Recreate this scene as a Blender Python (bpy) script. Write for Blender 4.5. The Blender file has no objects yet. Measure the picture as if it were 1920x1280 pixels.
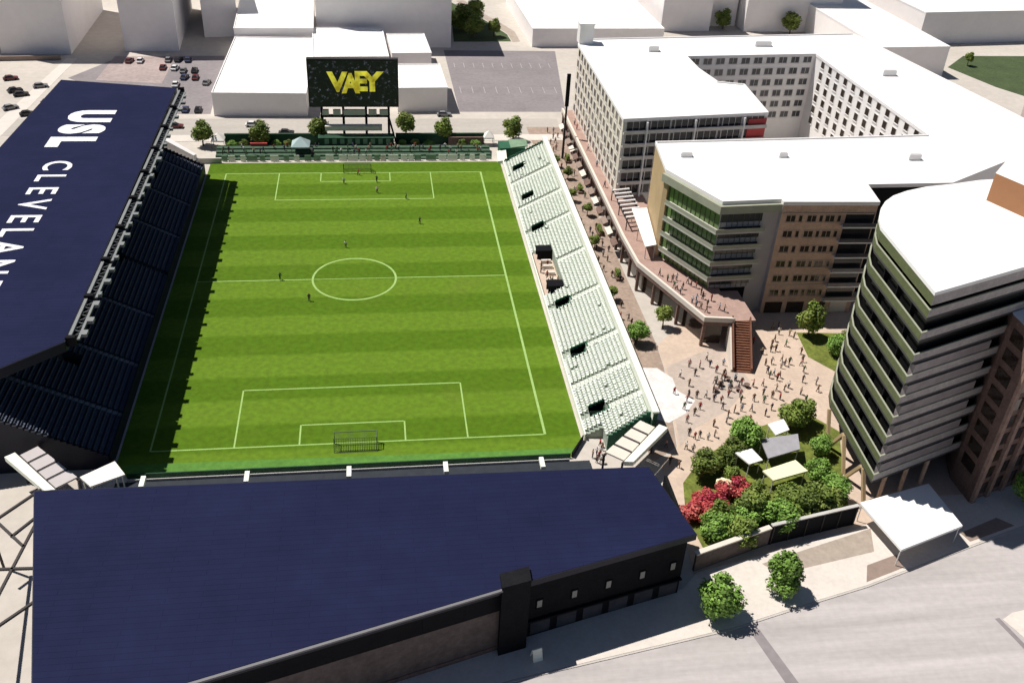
import bpy, bmesh, math, random
from mathutils import Vector, Matrix
random.seed(11)
S = bpy.context.scene
C = S.collection
R = math.radians
SX, SY = 0.49, -0.26            # ground shadow per metre of height

# ------------------------------------------------------------------ materials
def lin(c):
    return tuple(((x/255)/12.92 if x <= 10 else (((x/255)+.055)/1.055)**2.4) for x in c)

def mat(name, col, rough=.75, var=.10, scale=.35, fine=None, metal=0, spec=.3, stretch=None, rot=0, objvar=0):
    """procedural: base colour with broad blotches and a finer grain"""
    m = bpy.data.materials.new(name); m.use_nodes = True
    nt = m.node_tree; N = nt.nodes; L = nt.links
    b = N['Principled BSDF']
    b.inputs['Roughness'].default_value = rough
    b.inputs['Metallic'].default_value = metal
    b.inputs['Specular IOR Level'].default_value = spec
    geo = N.new('ShaderNodeNewGeometry')
    vec = geo.outputs['Position']
    if stretch:
        mp = N.new('ShaderNodeMapping'); mp.inputs['Scale'].default_value = stretch
        mp.inputs['Rotation'].default_value = (0, 0, rot)
        L.new(vec, mp.inputs['Vector']); vec = mp.outputs['Vector']
    n1 = N.new('ShaderNodeTexNoise'); n1.inputs['Scale'].default_value = scale
    n1.inputs['Detail'].default_value = 6; n1.inputs['Roughness'].default_value = .65
    L.new(vec, n1.inputs['Vector'])
    mr = N.new('ShaderNodeMapRange')
    mr.inputs['From Min'].default_value = .3; mr.inputs['From Max'].default_value = .7
    mr.inputs['To Min'].default_value = 1-var; mr.inputs['To Max'].default_value = 1+var
    L.new(n1.outputs['Fac'], mr.inputs['Value'])
    val = mr.outputs['Result']
    if fine:
        n2 = N.new('ShaderNodeTexNoise'); n2.inputs['Scale'].default_value = fine[0]
        n2.inputs['Detail'].default_value = 3
        L.new(geo.outputs['Position'], n2.inputs['Vector'])
        m2 = N.new('ShaderNodeMapRange')
        m2.inputs['From Min'].default_value = .3; m2.inputs['From Max'].default_value = .7
        m2.inputs['To Min'].default_value = 1-fine[1]; m2.inputs['To Max'].default_value = 1+fine[1]
        L.new(n2.outputs['Fac'], m2.inputs['Value'])
        mu = N.new('ShaderNodeMath'); mu.operation = 'MULTIPLY'
        L.new(val, mu.inputs[0]); L.new(m2.outputs['Result'], mu.inputs[1]); val = mu.outputs[0]
    if objvar:
        oi = N.new('ShaderNodeObjectInfo')
        m3 = N.new('ShaderNodeMapRange'); m3.inputs['To Min'].default_value = 1-objvar; m3.inputs['To Max'].default_value = 1+objvar
        L.new(oi.outputs['Random'], m3.inputs['Value'])
        mu = N.new('ShaderNodeMath'); mu.operation = 'MULTIPLY'
        L.new(val, mu.inputs[0]); L.new(m3.outputs['Result'], mu.inputs[1]); val = mu.outputs[0]
    vm = N.new('ShaderNodeVectorMath'); vm.operation = 'SCALE'
    vm.inputs[0].default_value = col[:3]
    L.new(val, vm.inputs['Scale'])
    L.new(vm.outputs['Vector'], b.inputs['Base Color'])
    return m

def glass_mat(name, col, rough=.12, spec=.5):
    return mat(name, col, rough=rough, var=.25, scale=.4, spec=spec)

def objcol_mat(name, rough=.85, var=.1):
    m = bpy.data.materials.new(name); m.use_nodes = True
    N = m.node_tree.nodes; L = m.node_tree.links
    b = N['Principled BSDF']; b.inputs['Roughness'].default_value = rough
    oi = N.new('ShaderNodeObjectInfo'); L.new(oi.outputs['Color'], b.inputs['Base Color'])
    return m

M = {}
M['ground']   = mat('ground_concrete', (.50,.455,.405), .9, .10, .035, (.5,.06))
M['street']   = mat('street_concrete', (.43,.395,.385), .9, .17, .5, (.9,.05), stretch=(.05,.6,1), rot=-R(15))
M['road_n']   = mat('north_road', (.42,.385,.345), .9, .08, .4, (.8,.05), stretch=(.08,.6,1))
M['sidewalk'] = mat('sidewalk_concrete', (.62,.565,.51), .9, .06, .25, (1.5,.05))
M['kerb']     = mat('kerb_stone', (.5,.46,.42), .9)
M['asphalt']  = mat('lot_asphalt', (.235,.21,.215), .92, .12, .08, (.8,.08))
M['asphalt_b']= mat('lot_asphalt_brown', (.36,.29,.275), .92, .14, .10, (.8,.1))
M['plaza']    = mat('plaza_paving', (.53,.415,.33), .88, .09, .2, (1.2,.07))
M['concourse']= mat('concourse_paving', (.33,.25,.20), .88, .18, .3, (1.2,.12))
M['pave_wht'] = mat('white_paving', (.70,.655,.64), .88, .14, .35, (1.5,.07))
M['pave_gry'] = mat('plaza_grey_paving', (.455,.375,.32), .88, .1, .25, (1.2,.08))
M['pave_tan'] = mat('paving_tan', (.36,.30,.25), .88, .12, .5, (1.5,.08))
M['pave_brn'] = mat('paving_brown', (.27,.205,.17), .88, .08, .5, (1.5,.06))
M['apron']    = mat('apron_turf', (.085,.205,.03), .9, .15, .3, (1.2,.1))
M['lawn']     = mat('lawn_dark', (.06,.085,.035), .95, .2, .15, (1.2,.15))
M['bed']      = mat('garden_lawn', (.13,.155,.028), .95, .35, .3, (1.6,.25))
M['paint']    = mat('line_paint', (.30,.45,.14), .9, .12, .6)
M['lotpaint'] = mat('lot_paint', (.5,.48,.47), .9)
M['white']    = mat('white_render', (.80,.775,.76), .85, .025, .12, (.6,.02))
M['white_roof']= mat('white_roof_membrane', (.82,.81,.785), .85, .02, .06, (.4,.015))
M['context']  = mat('context_wall', (.84,.80,.785), .9, .03, .10, (.5,.02))
M['navy']     = mat('navy_roof_metal', (.0135,.0165,.049), .8, .13, .05, (.3,.06), spec=.06)
M['navy_d']   = mat('navy_fascia', (.010,.011,.022), .5, .1, .3)
M['lettering']= mat('roof_lettering', (.80,.80,.82), .8, .03)
M['black']    = mat('black_metal', (.007,.007,.009), .7, .15, .4, spec=.1)
M['dark']     = mat('dark_cladding', (.010,.010,.012), .8, .2, .4, (2,.15), spec=.1)
M['stone']    = mat('stone_wall', (.115,.09,.082), .85, .22, .5, (1.4,.15))
M['trim']     = mat('grey_trim', (.17,.165,.175), .6, .05, .5)
M['truss']    = mat('truss_grey', (.20,.21,.21), .6, .12, .5)
M['steel']    = mat('dark_steel', (.035,.030,.030), .55, .1, .5)
M['seat_nv']  = mat('navy_seat', (.075,.09,.135), .6, .25, 1.2)
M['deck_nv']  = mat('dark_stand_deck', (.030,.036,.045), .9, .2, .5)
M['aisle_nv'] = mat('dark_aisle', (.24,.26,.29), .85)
M['seat_wh']  = mat('pale_seat', (.72,.76,.68), .6, .08, 1.2)
M['deck_wh']  = mat('grey_green_deck', (.30,.34,.28), .9, .15, .5, (2,.1))
M['aisle_wh'] = mat('pale_aisle', (.58,.60,.54), .85)
M['parapet']  = mat('pale_parapet', (.78,.80,.70), .8, .04)
M['green_w']  = mat('green_wall', (.025,.11,.06), .75, .2, .5)
M['terrace_g']= mat('green_terrace', (.055,.10,.062), .85, .25, .6)
M['green_d']  = mat('dark_green_board', (.016,.06,.03), .75, .3, .5)
M['green_p']  = mat('pale_green_panel', (.18,.28,.18), .75, .2, .5)
M['beige']    = mat('beige_render', (.74,.67,.57), .85, .05, .2, (1,.04))
M['greyw']    = mat('grey_render', (.60,.58,.56), .85, .05, .2)
M['grey_m']   = mat('grey_plaster', (.47,.435,.43), .85, .06, .2)  # lightened to stand in for fill light on the shaded south wall
M['grey_d']   = mat('grey_panel', (.25,.23,.23), .8, .06, .2)
M['brick']    = mat('brown_brick', (.55,.375,.275), .85, .14, .5, (2.5,.12))  # colour raised in place of fill light on the shaded facade
M['brick_d']  = mat('dark_brown_brick', (.17,.11,.09), .85, .2, .5, (2.0,.15))
M['pinkbrk']  = mat('terrace_paver', (.37,.25,.21), .85, .12, .4, (2,.08))
M['tanfin']   = mat('tan_cladding', (.46,.335,.185), .8, .10, .3)
M['terra']    = mat('terracotta', (.36,.175,.085), .8, .06, .3)
M['cream']    = mat('cream_cornice', (.66,.60,.52), .8, .04, .5)
M['glass']    = glass_mat('dark_glass', (.028,.026,.028))
M['glass_br'] = glass_mat('brown_glass', (.035,.024,.018))
M['glass_gr'] = glass_mat('green_glass', (.11,.19,.055), .3)
M['glass_gy'] = glass_mat('grey_glass', (.06,.058,.066))
M['tw_glass'] = mat('tower_glass', (.012,.012,.012), .25, .3, .4, spec=.25)
M['tw_slab']  = mat('balcony_floor', (.06,.058,.055), .85)
M['pier']     = mat('brick_pier', (.27,.18,.145), .85, .18, .5, (2,.15))
M['bay']      = mat('bay_glazing', (.27,.235,.23), .3, .2, .5)
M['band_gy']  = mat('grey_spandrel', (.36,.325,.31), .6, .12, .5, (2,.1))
M['band_gr']  = mat('green_grey_spandrel', (.105,.125,.055), .55, .10, .5, (2,.1))
M['rail_gr']  = mat('green_rail_edge', (.33,.34,.26), .6)
M['slab']     = mat('slab_edge', (.50,.48,.45), .75)
M['frame']    = mat('window_frame', (.50,.48,.45), .6)
M['frame_b']  = mat('brown_window_frame', (.50,.37,.285), .6)
M['frame_w']  = mat('white_window_frame', (.68,.66,.64), .6)
M['wood']     = mat('brown_timber', (.17,.072,.042), .7, .25, .6, (2,.15))
M['bark']     = mat('bark', (.10,.075,.05), .95, .2, 2)
for k, (c) in {'a':(.165,.30,.048), 'b':(.22,.37,.07), 'c':(.105,.19,.03)}.items():
    M['leaf_'+k] = mat('leaf_green_'+k, c, .7, .2, .8, objvar=.12)
for k, (c) in {'a':(.15,.21,.036), 'b':(.21,.26,.055), 'c':(.09,.13,.024)}.items():
    M['oliv_'+k] = mat('leaf_olive_'+k, c, .7, .25, .8, objvar=.2)
for k, (c) in {'a':(.50,.075,.075), 'b':(.55,.13,.11), 'c':(.33,.03,.06)}.items():
    M['redl_'+k] = mat('leaf_red_'+k, c, .7, .25, .8)
M['tent_w']   = mat('white_canvas', (.80,.77,.71), .85, .03)
M['tent_y']   = mat('pale_yellow_canvas', (.80,.78,.50), .85, .03)
M['tent_g']   = mat('grey_canvas', (.31,.30,.32), .85, .12, .6)
M['net']      = mat('goal_net', (.07,.11,.05), .9)
M['goalpost'] = mat('goal_post', (.11,.16,.075), .6)
M['skin']     = mat('skin', (.42,.25,.17), .6)
M['hair']     = mat('hair', (.03,.02,.015), .7)
M['shoe']     = mat('shoe', (.03,.03,.03), .7)
M['shirt']    = objcol_mat('shirt')
M['trouser']  = mat('trousers', (.045,.04,.045), .85, objvar=.7)
M['carpaint'] = objcol_mat('car_paint', .3)
M['tyre']     = mat('tyre', (.015,.015,.015), .9)
M['painted_glow'] = mat('pale_window', (.30,.295,.27), .3)  # window glow put into a pale colour, nothing emits
M['red_panel']= mat('red_panel', (.45,.06,.06), .7)

nt = M['navy'].node_tree; N = nt.nodes; L = nt.links
bk = N.new('ShaderNodeTexBrick'); bk.inputs['Scale'].default_value = 1; bk.inputs['Brick Width'].default_value = 9; bk.inputs['Row Height'].default_value = .9
bk.inputs['Mortar Size'].default_value = .045; bk.inputs['Color1'].default_value = (1,1,1,1); bk.inputs['Color2'].default_value = (.93,.93,.95,1); bk.inputs['Mortar'].default_value = (.74,.74,.78,1)
g_ = N.new('ShaderNodeNewGeometry'); L.new(g_.outputs['Position'], bk.inputs['Vector'])
mm_ = N.new('ShaderNodeVectorMath'); mm_.operation = 'MULTIPLY'
src = N['Principled BSDF'].inputs['Base Color'].links[0].from_socket
L.new(src, mm_.inputs[0]); L.new(bk.outputs['Color'], mm_.inputs[1]); L.new(mm_.outputs['Vector'], N['Principled BSDF'].inputs['Base Color'])
# the pitch: mown bands 7.2 m wide across the length of the field
m = bpy.data.materials.new('mown_turf'); m.use_nodes = True
N = m.node_tree.nodes; L = m.node_tree.links
bs = N['Principled BSDF']; bs.inputs['Roughness'].default_value = .9; bs.inputs['Specular IOR Level'].default_value = .15
geo = N.new('ShaderNodeNewGeometry'); sep = N.new('ShaderNodeSeparateXYZ'); L.new(geo.outputs['Position'], sep.inputs[0])
nz = N.new('ShaderNodeTexNoise'); nz.inputs['Scale'].default_value = .25; nz.inputs['Detail'].default_value = 6; L.new(geo.outputs['Position'], nz.inputs['Vector'])
ad = N.new('ShaderNodeMath'); ad.operation = 'MULTIPLY_ADD'; ad.inputs[1].default_value = .8; L.new(nz.outputs['Fac'], ad.inputs[0]); L.new(sep.outputs['Y'], ad.inputs[2])
sn = N.new('ShaderNodeMath'); sn.operation = 'MULTIPLY'; sn.inputs[1].default_value = 2*math.pi/14.4; L.new(ad.outputs[0], sn.inputs[0])
s2 = N.new('ShaderNodeMath'); s2.operation = 'SINE'; L.new(sn.outputs[0], s2.inputs[0])
mr = N.new('ShaderNodeMapRange'); mr.inputs['From Min'].default_value = -.22; mr.inputs['From Max'].default_value = .22; L.new(s2.outputs[0], mr.inputs['Value'])
mx = N.new('ShaderNodeMix'); mx.data_type = 'RGBA'
mx.inputs[6].default_value = (.105,.185,.0125,1); mx.inputs[7].default_value = (.073,.142,.0055,1)
L.new(mr.outputs['Result'], mx.inputs[0])
n3 = N.new('ShaderNodeTexNoise'); n3.inputs['Scale'].default_value = .9; n3.inputs['Detail'].default_value = 8; L.new(geo.outputs['Position'], n3.inputs['Vector'])
m3 = N.new('ShaderNodeMapRange'); m3.inputs['From Min'].default_value = .3; m3.inputs['From Max'].default_value = .7; m3.inputs['To Min'].default_value = .84; m3.inputs['To Max'].default_value = 1.16
L.new(n3.outputs['Fac'], m3.inputs['Value'])
vm = N.new('ShaderNodeVectorMath'); vm.operation = 'SCALE'; L.new(mx.outputs[2], vm.inputs[0]); L.new(m3.outputs['Result'], vm.inputs['Scale'])
n5 = N.new('ShaderNodeTexNoise'); n5.inputs['Scale'].default_value = .06; n5.inputs['Detail'].default_value = 8; n5.inputs['Roughness'].default_value = .7; L.new(geo.outputs['Position'], n5.inputs['Vector'])
m5 = N.new('ShaderNodeMapRange'); m5.inputs['From Min'].default_value = .55; m5.inputs['From Max'].default_value = .75; m5.inputs['To Max'].default_value = .35; L.new(n5.outputs['Fac'], m5.inputs['Value'])
mw = N.new('ShaderNodeMix'); mw.data_type = 'RGBA'; mw.inputs[7].default_value = (.13,.15,.025,1)
L.new(m5.outputs['Result'], mw.inputs[0]); L.new(vm.outputs['Vector'], mw.inputs[6]); L.new(mw.outputs[2], bs.inputs['Base Color'])
M['turf'] = m

# the screen picture: dark crowd with bright specks (a lit screen emits)
m = bpy.data.materials.new('screen_picture'); m.use_nodes = True
N = m.node_tree.nodes; L = m.node_tree.links
bs = N['Principled BSDF']; bs.inputs['Base Color'].default_value = (.004,.004,.006,1); bs.inputs['Roughness'].default_value = .4
geo = N.new('ShaderNodeNewGeometry')
vo = N.new('ShaderNodeTexNoise'); vo.inputs['Scale'].default_value = .8; vo.inputs['Detail'].default_value = 5; vo.inputs['Roughness'].default_value = .8; L.new(geo.outputs['Position'], vo.inputs['Vector'])
cr = N.new('ShaderNodeValToRGB'); cr.color_ramp.elements[0].position = .57; cr.color_ramp.elements[0].color = (.002,.002,.004,1)
cr.color_ramp.elements[1].position = .72; cr.color_ramp.elements[1].color = (.16,.16,.22,1)
L.new(vo.outputs['Fac'], cr.inputs[0]); L.new(cr.outputs[0], bs.inputs['Emission Color']); bs.inputs['Emission Strength'].default_value = .8
M['screen'] = m
m = bpy.data.materials.new('screen_yellow'); m.use_nodes = True
N = m.node_tree.nodes; L = m.node_tree.links
bs = N['Principled BSDF']; bs.inputs['Base Color'].default_value = (.2,.18,.01,1)
geo = N.new('ShaderNodeNewGeometry'); vo = N.new('ShaderNodeTexNoise'); vo.inputs['Scale'].default_value = .5; vo.inputs['Detail'].default_value = 4; L.new(geo.outputs['Position'], vo.inputs['Vector'])
cr = N.new('ShaderNodeValToRGB'); cr.color_ramp.elements[0].position = .35; cr.color_ramp.elements[0].color = (.26,.20,.01,1)
cr.color_ramp.elements[1].position = .65; cr.color_ramp.elements[1].color = (.66,.62,.06,1)
L.new(vo.outputs['Fac'], cr.inputs[0]); L.new(cr.outputs[0], bs.inputs['Emission Color']); bs.inputs['Emission Strength'].default_value = .75
M['yellow'] = m

# ------------------------------------------------------------------ mesh helpers
class MB:
    def __init__(s): s.v = []; s.f = []; s.m = []
    def quad(s, a, b, c, d, m=0):
        n = len(s.v); s.v += [tuple(a), tuple(b), tuple(c), tuple(d)]; s.f.append((n, n+1, n+2, n+3)); s.m.append(m)
    def hexa(s, p, m=0):
        """p: 8 points, bottom ring CCW then top ring"""
        n = len(s.v); s.v += [tuple(q) for q in p]
        for f in ((3,2,1,0),(4,5,6,7),(0,1,5,4),(1,2,6,5),(2,3,7,6),(3,0,4,7)):
            s.f.append(tuple(n+i for i in f)); s.m.append(m)
    def box(s, x0, x1, y0, y1, z0, z1, m=0):
        s.hexa([(x0,y0,z0),(x1,y0,z0),(x1,y1,z0),(x0,y1,z0),(x0,y0,z1),(x1,y0,z1),(x1,y1,z1),(x0,y1,z1)], m)
    def lbox(s, o, u, a0, a1, d0, d1, z0, z1, m=0):
        """box in a wall frame: o origin (x,y), u unit along wall, d outward (right of u)"""
        n = (u[1], -u[0])
        P = lambda a, d, z: (o[0]+u[0]*a+n[0]*d, o[1]+u[1]*a+n[1]*d, z)
        s.hexa([P(a0,d1,z0),P(a1,d1,z0),P(a1,d0,z0),P(a0,d0,z0),P(a0,d1,z1),P(a1,d1,z1),P(a1,d0,z1),P(a0,d0,z1)], m)
    def prism(s, poly, z0, z1, ms=0, mt=None, sides=None):
        if mt is None: mt = ms
        n = len(s.v); k = len(poly)
        s.v += [(x,y,z0) for x,y in poly] + [(x,y,z1) for x,y in poly]
        s.f.append(tuple(n+k+i for i in range(k))); s.m.append(mt)
        s.f.append(tuple(n+i for i in reversed(range(k)))); s.m.append(mt)
        for i in range(k):
            j = (i+1) % k
            s.f.append((n+i, n+j, n+k+j, n+k+i)); s.m.append(sides[i] if sides else ms)
    def ring(s, poly, inset, z0, z1, m=0):
        inn = offset(poly, inset); k = len(poly)
        for i in range(k):
            j = (i+1) % k
            a, b, c, d = poly[i], poly[j], inn[j], inn[i]
            s.hexa([(*a,z0),(*b,z0),(*c,z0),(*d,z0),(*a,z1),(*b,z1),(*c,z1),(*d,z1)], m)
    def bar(s, p, q, w, h=None, m=0):
        p = Vector(p); q = Vector(q); h = h or w
        d = (q-p).normalized(); up = Vector((0,0,1)) if abs(d.z) < .95 else Vector((0,1,0))
        r = d.cross(up).normalized()*w/2; t = r.cross(d).normalized()*h/2
        s.hexa([p-r-t, p+r-t, q+r-t, q-r-t, p-r+t, p+r+t, q+r+t, q-r+t], m)
    def tube(s, p, q, r0, r1=None, n=8, m=0):
        p = Vector(p); q = Vector(q); r1 = r0 if r1 is None else r1
        d = (q-p).normalized(); up = Vector((0,0,1)) if abs(d.z) < .9 else Vector((1,0,0))
        a = d.cross(up).normalized(); b = d.cross(a)
        k = len(s.v)
        for (c, r) in ((p, r0), (q, r1)):
            for i in range(n):
                t = 2*math.pi*i/n; s.v.append(tuple(c + a*math.cos(t)*r + b*math.sin(t)*r))
        for i in range(n):
            j = (i+1) % n; s.f.append((k+i, k+j, k+n+j, k+n+i)); s.m.append(m)
        s.f.append(tuple(k+n+i for i in range(n))); s.m.append(m)
        s.f.append(tuple(k+i for i in reversed(range(n)))); s.m.append(m)
    def mesh(s, name, mats):
        me = bpy.data.meshes.new(name); me.from_pydata(s.v, [], s.f)
        for x in (mats if isinstance(mats, (list, tuple)) else [mats]): me.materials.append(x)
        me.polygons.foreach_set('material_index', s.m); me.update()
        bm = bmesh.new(); bm.from_mesh(me); bmesh.ops.recalc_face_normals(bm, faces=bm.faces); bm.to_mesh(me); bm.free()
        return me
    def build(s, name, mats, parent=None, **kw):
        return link(name, s.mesh(name, mats), parent, **kw)

def offset(poly, d):
    """inset a CCW polygon by d"""
    out = []; k = len(poly)
    for i in range(k):
        p, c, n = Vector(poly[i-1]), Vector(poly[i]), Vector(poly[(i+1) % k])
        e1 = (c-p).normalized(); e2 = (n-c).normalized()
        n1 = Vector((-e1.y, e1.x)); n2 = Vector((-e2.y, e2.x))
        b = (n1+n2); b = b/ max(.25, (1+n1.dot(n2)))
        out.append(tuple(c + b*d))
    return out

def link(name, me, parent=None, loc=None, rz=0, label=None, cat=None, group=None, kind=None, scale=None):
    o = bpy.data.objects.new(name, me); C.objects.link(o)
    if parent: o.parent = parent
    if loc: o.location = loc
    if rz: o.rotation_euler = (0, 0, rz)
    if scale: o.scale = scale
    return tag(o, label, cat, group, kind)
def tag(o, label=None, cat=None, group=None, kind=None):
    if label: o['label'] = label
    if cat: o['category'] = cat
    if group: o['group'] = group
    if kind: o['kind'] = kind
    return o
def thing(name, label, cat, loc=(0,0,0), rz=0, group=None):
    o = bpy.data.objects.new(name, None); C.objects.link(o); o.empty_display_size = .5
    o.location = loc; o.rotation_euler = (0,0,rz)
    return tag(o, label, cat, group)
def copy_tree(o, parent=None):
    c = o.copy(); C.objects.link(c); c.parent = parent
    for ch in list(o.children): copy_tree(ch, c)
    return c
def sheet(name, poly, z, m, th=.3):
    b = MB(); b.prism(poly, z-th, z); return b.build(name, m, kind='structure')
def unit(a, b):
    d = Vector(b)-Vector(a); return (d.x/d.length, d.y/d.length), d.length
def rect(x0, x1, y0, y1): return [(x0,y0),(x1,y0),(x1,y1),(x0,y1)]

def text_mesh(txt, size, extrude, offs=0, align='CENTER'):
    cu = bpy.data.curves.new('lettering_curve', 'FONT'); cu.body = txt; cu.size = size
    cu.extrude = extrude; cu.offset = offs; cu.align_x = align; cu.align_y = 'CENTER'; cu.resolution_u = 4
    o = bpy.data.objects.new('lettering_source', cu); C.objects.link(o)
    dg = bpy.context.evaluated_depsgraph_get(); me = bpy.data.meshes.new_from_object(o.evaluated_get(dg))
    bpy.data.objects.remove(o); bpy.data.curves.remove(cu)
    me.materials.clear()
    return me

# ------------------------------------------------------------------ the ground
sheet('ground', rect(-700, 900, -320, 1400), 0, M['ground'], 2)
ST = [(-60,-129.5),(-20,-118.9),(21.4,-108.1),(53.9,-102.3),(67.4,-98.7),(77.4,-96.2),(85.1,-93.7),(109.6,-85.9),(180,-62),(300,-20),(300,-260),(-60,-260)]
sheet('street', ST[::-1], .02, M['street'])
SW = [(-60,-129.5),(-20,-118.9),(21.4,-108.1),(53.9,-102.3),(67.4,-98.7),(77.4,-96.2),(85.1,-93.7),(109.6,-85.9),(180,-62),(180,-56),(108,-78),(96,-78),(80,-84.9),(52,-91.5),(49,-94.5),(20,-102.5),(-34,-118.2),(-60,-124)]
sheet('sidewalk', SW, .13, M['sidewalk'])
sheet('kerb', [(-60,-129.8),(-20,-119.2),(21.4,-108.45),(53.9,-102.65),(67.4,-99.05),(77.4,-96.55),(85.1,-94.05),(109.6,-86.25),(180,-62.3),(180,-62.05),(109.6,-85.95),(85.1,-93.75),(77.4,-96.25),(67.4,-98.75),(53.9,-102.35),(21.4,-108.15),(-20,-118.95),(-60,-129.55)], .125, M['kerb'])
sheet('paving_band', [(62.7,-90.6),(83.3,-84.6),(81.6,-89.6),(64.7,-92.9)], .14, M['pave_tan'])
sheet('paving_step', [(79.2,-92.3),(77.6,-95.6),(84.9,-93.2),(84.9,-90.5)], .15, M['pave_brn'])
sheet('paving_step', [(97.8,-86.8),(98.4,-88.8),(107.9,-85.9),(105.8,-83.9)], .15, M['pave_brn'])
sheet('traffic_island', [(95.0,-104.3),(97.0,-109.5),(140,-112),(140,-97),(97.2,-103.2)], .12, M['sidewalk'])
sheet('crosswalk', [(56.5,-103.0),(58.6,-112.5),(60.4,-112.4),(58.0,-102.8)], .026, M['asphalt'])
sheet('crosswalk', [(93.9,-104.0),(95.2,-109.6),(96.0,-109.6),(94.7,-103.9)], .026, M['asphalt'])
sheet('north_road', rect(-160, 62, 84, 97), .02, M['road_n'])
sheet('north_pavement', rect(-90, 62, 79.5, 84), .10, M['sidewalk'])
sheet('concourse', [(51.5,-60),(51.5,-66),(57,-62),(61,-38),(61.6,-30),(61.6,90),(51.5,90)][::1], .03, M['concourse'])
sheet('plaza', [(51.6,-92),(53,-66.2),(57.2,-62),(61.2,-38),(61.7,-30),(76,-14),(112,-14),(112,-78),(80,-84)][::1], .05, M['plaza'])
sheet('plaza_grey_paving', [(57.6,-62),(61.6,-37.5),(76,-30),(77,-44),(70,-52),(62,-57)], .06, M['pave_gry'])
sheet('plaza_white_paving', [(55.2,-37.6),(55.3,-54),(57.4,-55.3),(61.5,-52.6),(64.2,-49),(61.6,-45.6),(61.8,-41.5),(59.6,-38.0)], .07, M['pave_wht'])
sheet('garden_bed', [(55.5,-71.5),(53.8,-79),(54.8,-90),(66,-86.3),(81,-82.2),(84,-72),(88.5,-60),(84,-53.5),(77,-56.5),(70,-59),(60,-66)], .09, M['bed'])
sheet('garden_bed', [(93,-27),(92,-36),(96,-42),(104,-44),(106,-28)], .09, M['bed'])
sheet('north_lot', [(32,103),(65.9,103),(73,165.5),(31.5,165.5)], .03, M['asphalt'])
sheet('west_lot', [(-92,133),(-55,101),(-43.5,101),(-45.5,157),(-80,155)], .03, M['asphalt'])
sheet('west_lot_strip', [(-83,131),(-62,128),(-62,155.5),(-82,155.5)], .05, M['asphalt_b'])
sheet('park_lawn', [(36,176),(58,177),(57.5,186),(53,200),(47,214),(39,232)], .04, M['lawn'])
sheet('park_path', [(58.5,176.5),(61.5,177),(61,190),(56,204),(49.5,219),(45,235),(41.5,234),(47.2,216),(53.3,201),(57.8,187)], .03, M['pave_tan'])
sheet('east_lawn', [(222,150),(229,128),(236,116),(300,110),(300,165),(236,164)], .05, M['lawn'])
sheet('east_road', [(200,70),(214,72),(236,108),(232,114)], .03, M['asphalt_b'])
b = MB()
for i in range(9):
    x = 34 + i*4.0
    b.box(x, x+.12, 120, 126, .03, .036)
for i in range(11):
    x = 34 + i*3.4
    b.box(x, x+.12, 146, 151, .03, .036)
b.build('parking_lines', M['lotpaint'], kind='structure')

sheet('west_pavement', [(-97.2,153),(-93.6,153),(-98.4,84),(-103.4,84)], .04, M['sidewalk'])
t = thing('low_wall', 'low brown wall in front of the pale block at the top left', 'wall')
w = MB(); w.hexa([(-122,149.2,0),(-98.5,151.2,0),(-98.5,151.8,0),(-122,149.8,0),(-122,149.2,1.5),(-98.5,151.2,1.5),(-98.5,151.8,1.5),(-122,149.8,1.5)]); w.build('wall', M['pave_brn'], t)
# ------------------------------------------------------------------ the pitch
sheet('pitch', [(-38.9,-60),(-36.5,-63.4),(37.6,-63.4),(40.3,-59),(40.2,64),(-38.9,64)], .10, M['turf'])
sheet('pitch_apron', [(-36.2,-63.2),(37.2,-63.2),(38.8,-61.2),(-38.0,-60.2)][::1], .103, M['apron'], .02)
b = MB(); Z0, Z1 = .10, .106
def ln(x0, y0, x1, y1, w=.28):
    if abs(x1-x0) < abs(y1-y0): b.box(x0-w/2, x0+w/2, y0, y1, Z0, Z1)
    else: b.box(x0, x1, y0-w/2, y0+w/2, Z0, Z1)
HX, HY = 34, 57
ln(-HX,-HY,-HX,HY,.30); ln(HX,-HY,HX,HY,.45); 
for s in (-1, 1):
    ln(-HX+.15, s*HY, HX-.24, s*HY)
    for (hw, dp) in ((20.16,16.5),(9.16,5.5)):
        y0, y1 = sorted((s*HY-s*.15, s*(HY-dp)))
        ln(-hw, y0, -hw, y1); ln(hw, y0, hw, y1); ln(-hw+.15, s*(HY-dp), hw-.15, s*(HY-dp))
ln(-HX+.15, 0, -9.4, 0); ln(-8.9, 0, 8.9, 0, .18); ln(9.4, 0, HX-.24, 0)
def arc(cx, cy, r, a0, a1, w=.45, n=64):
    for i in range(n):
        t0 = a0+(a1-a0)*i/n; t1 = a0+(a1-a0)*(i+1)/n
        c0, s0, c1, s1 = math.cos(t0), math.sin(t0), math.cos(t1), math.sin(t1)
        b.quad((cx+c0*(r-w/2),cy+s0*(r-w/2),Z1),(cx+c0*(r+w/2),cy+s0*(r+w/2),Z1),(cx+c1*(r+w/2),cy+s1*(r+w/2),Z1),(cx+c1*(r-w/2),cy+s1*(r-w/2),Z1))
arc(0,0,9.15,0,2*math.pi)
b.build('pitch_markings', M['paint'], kind='structure')

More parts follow.
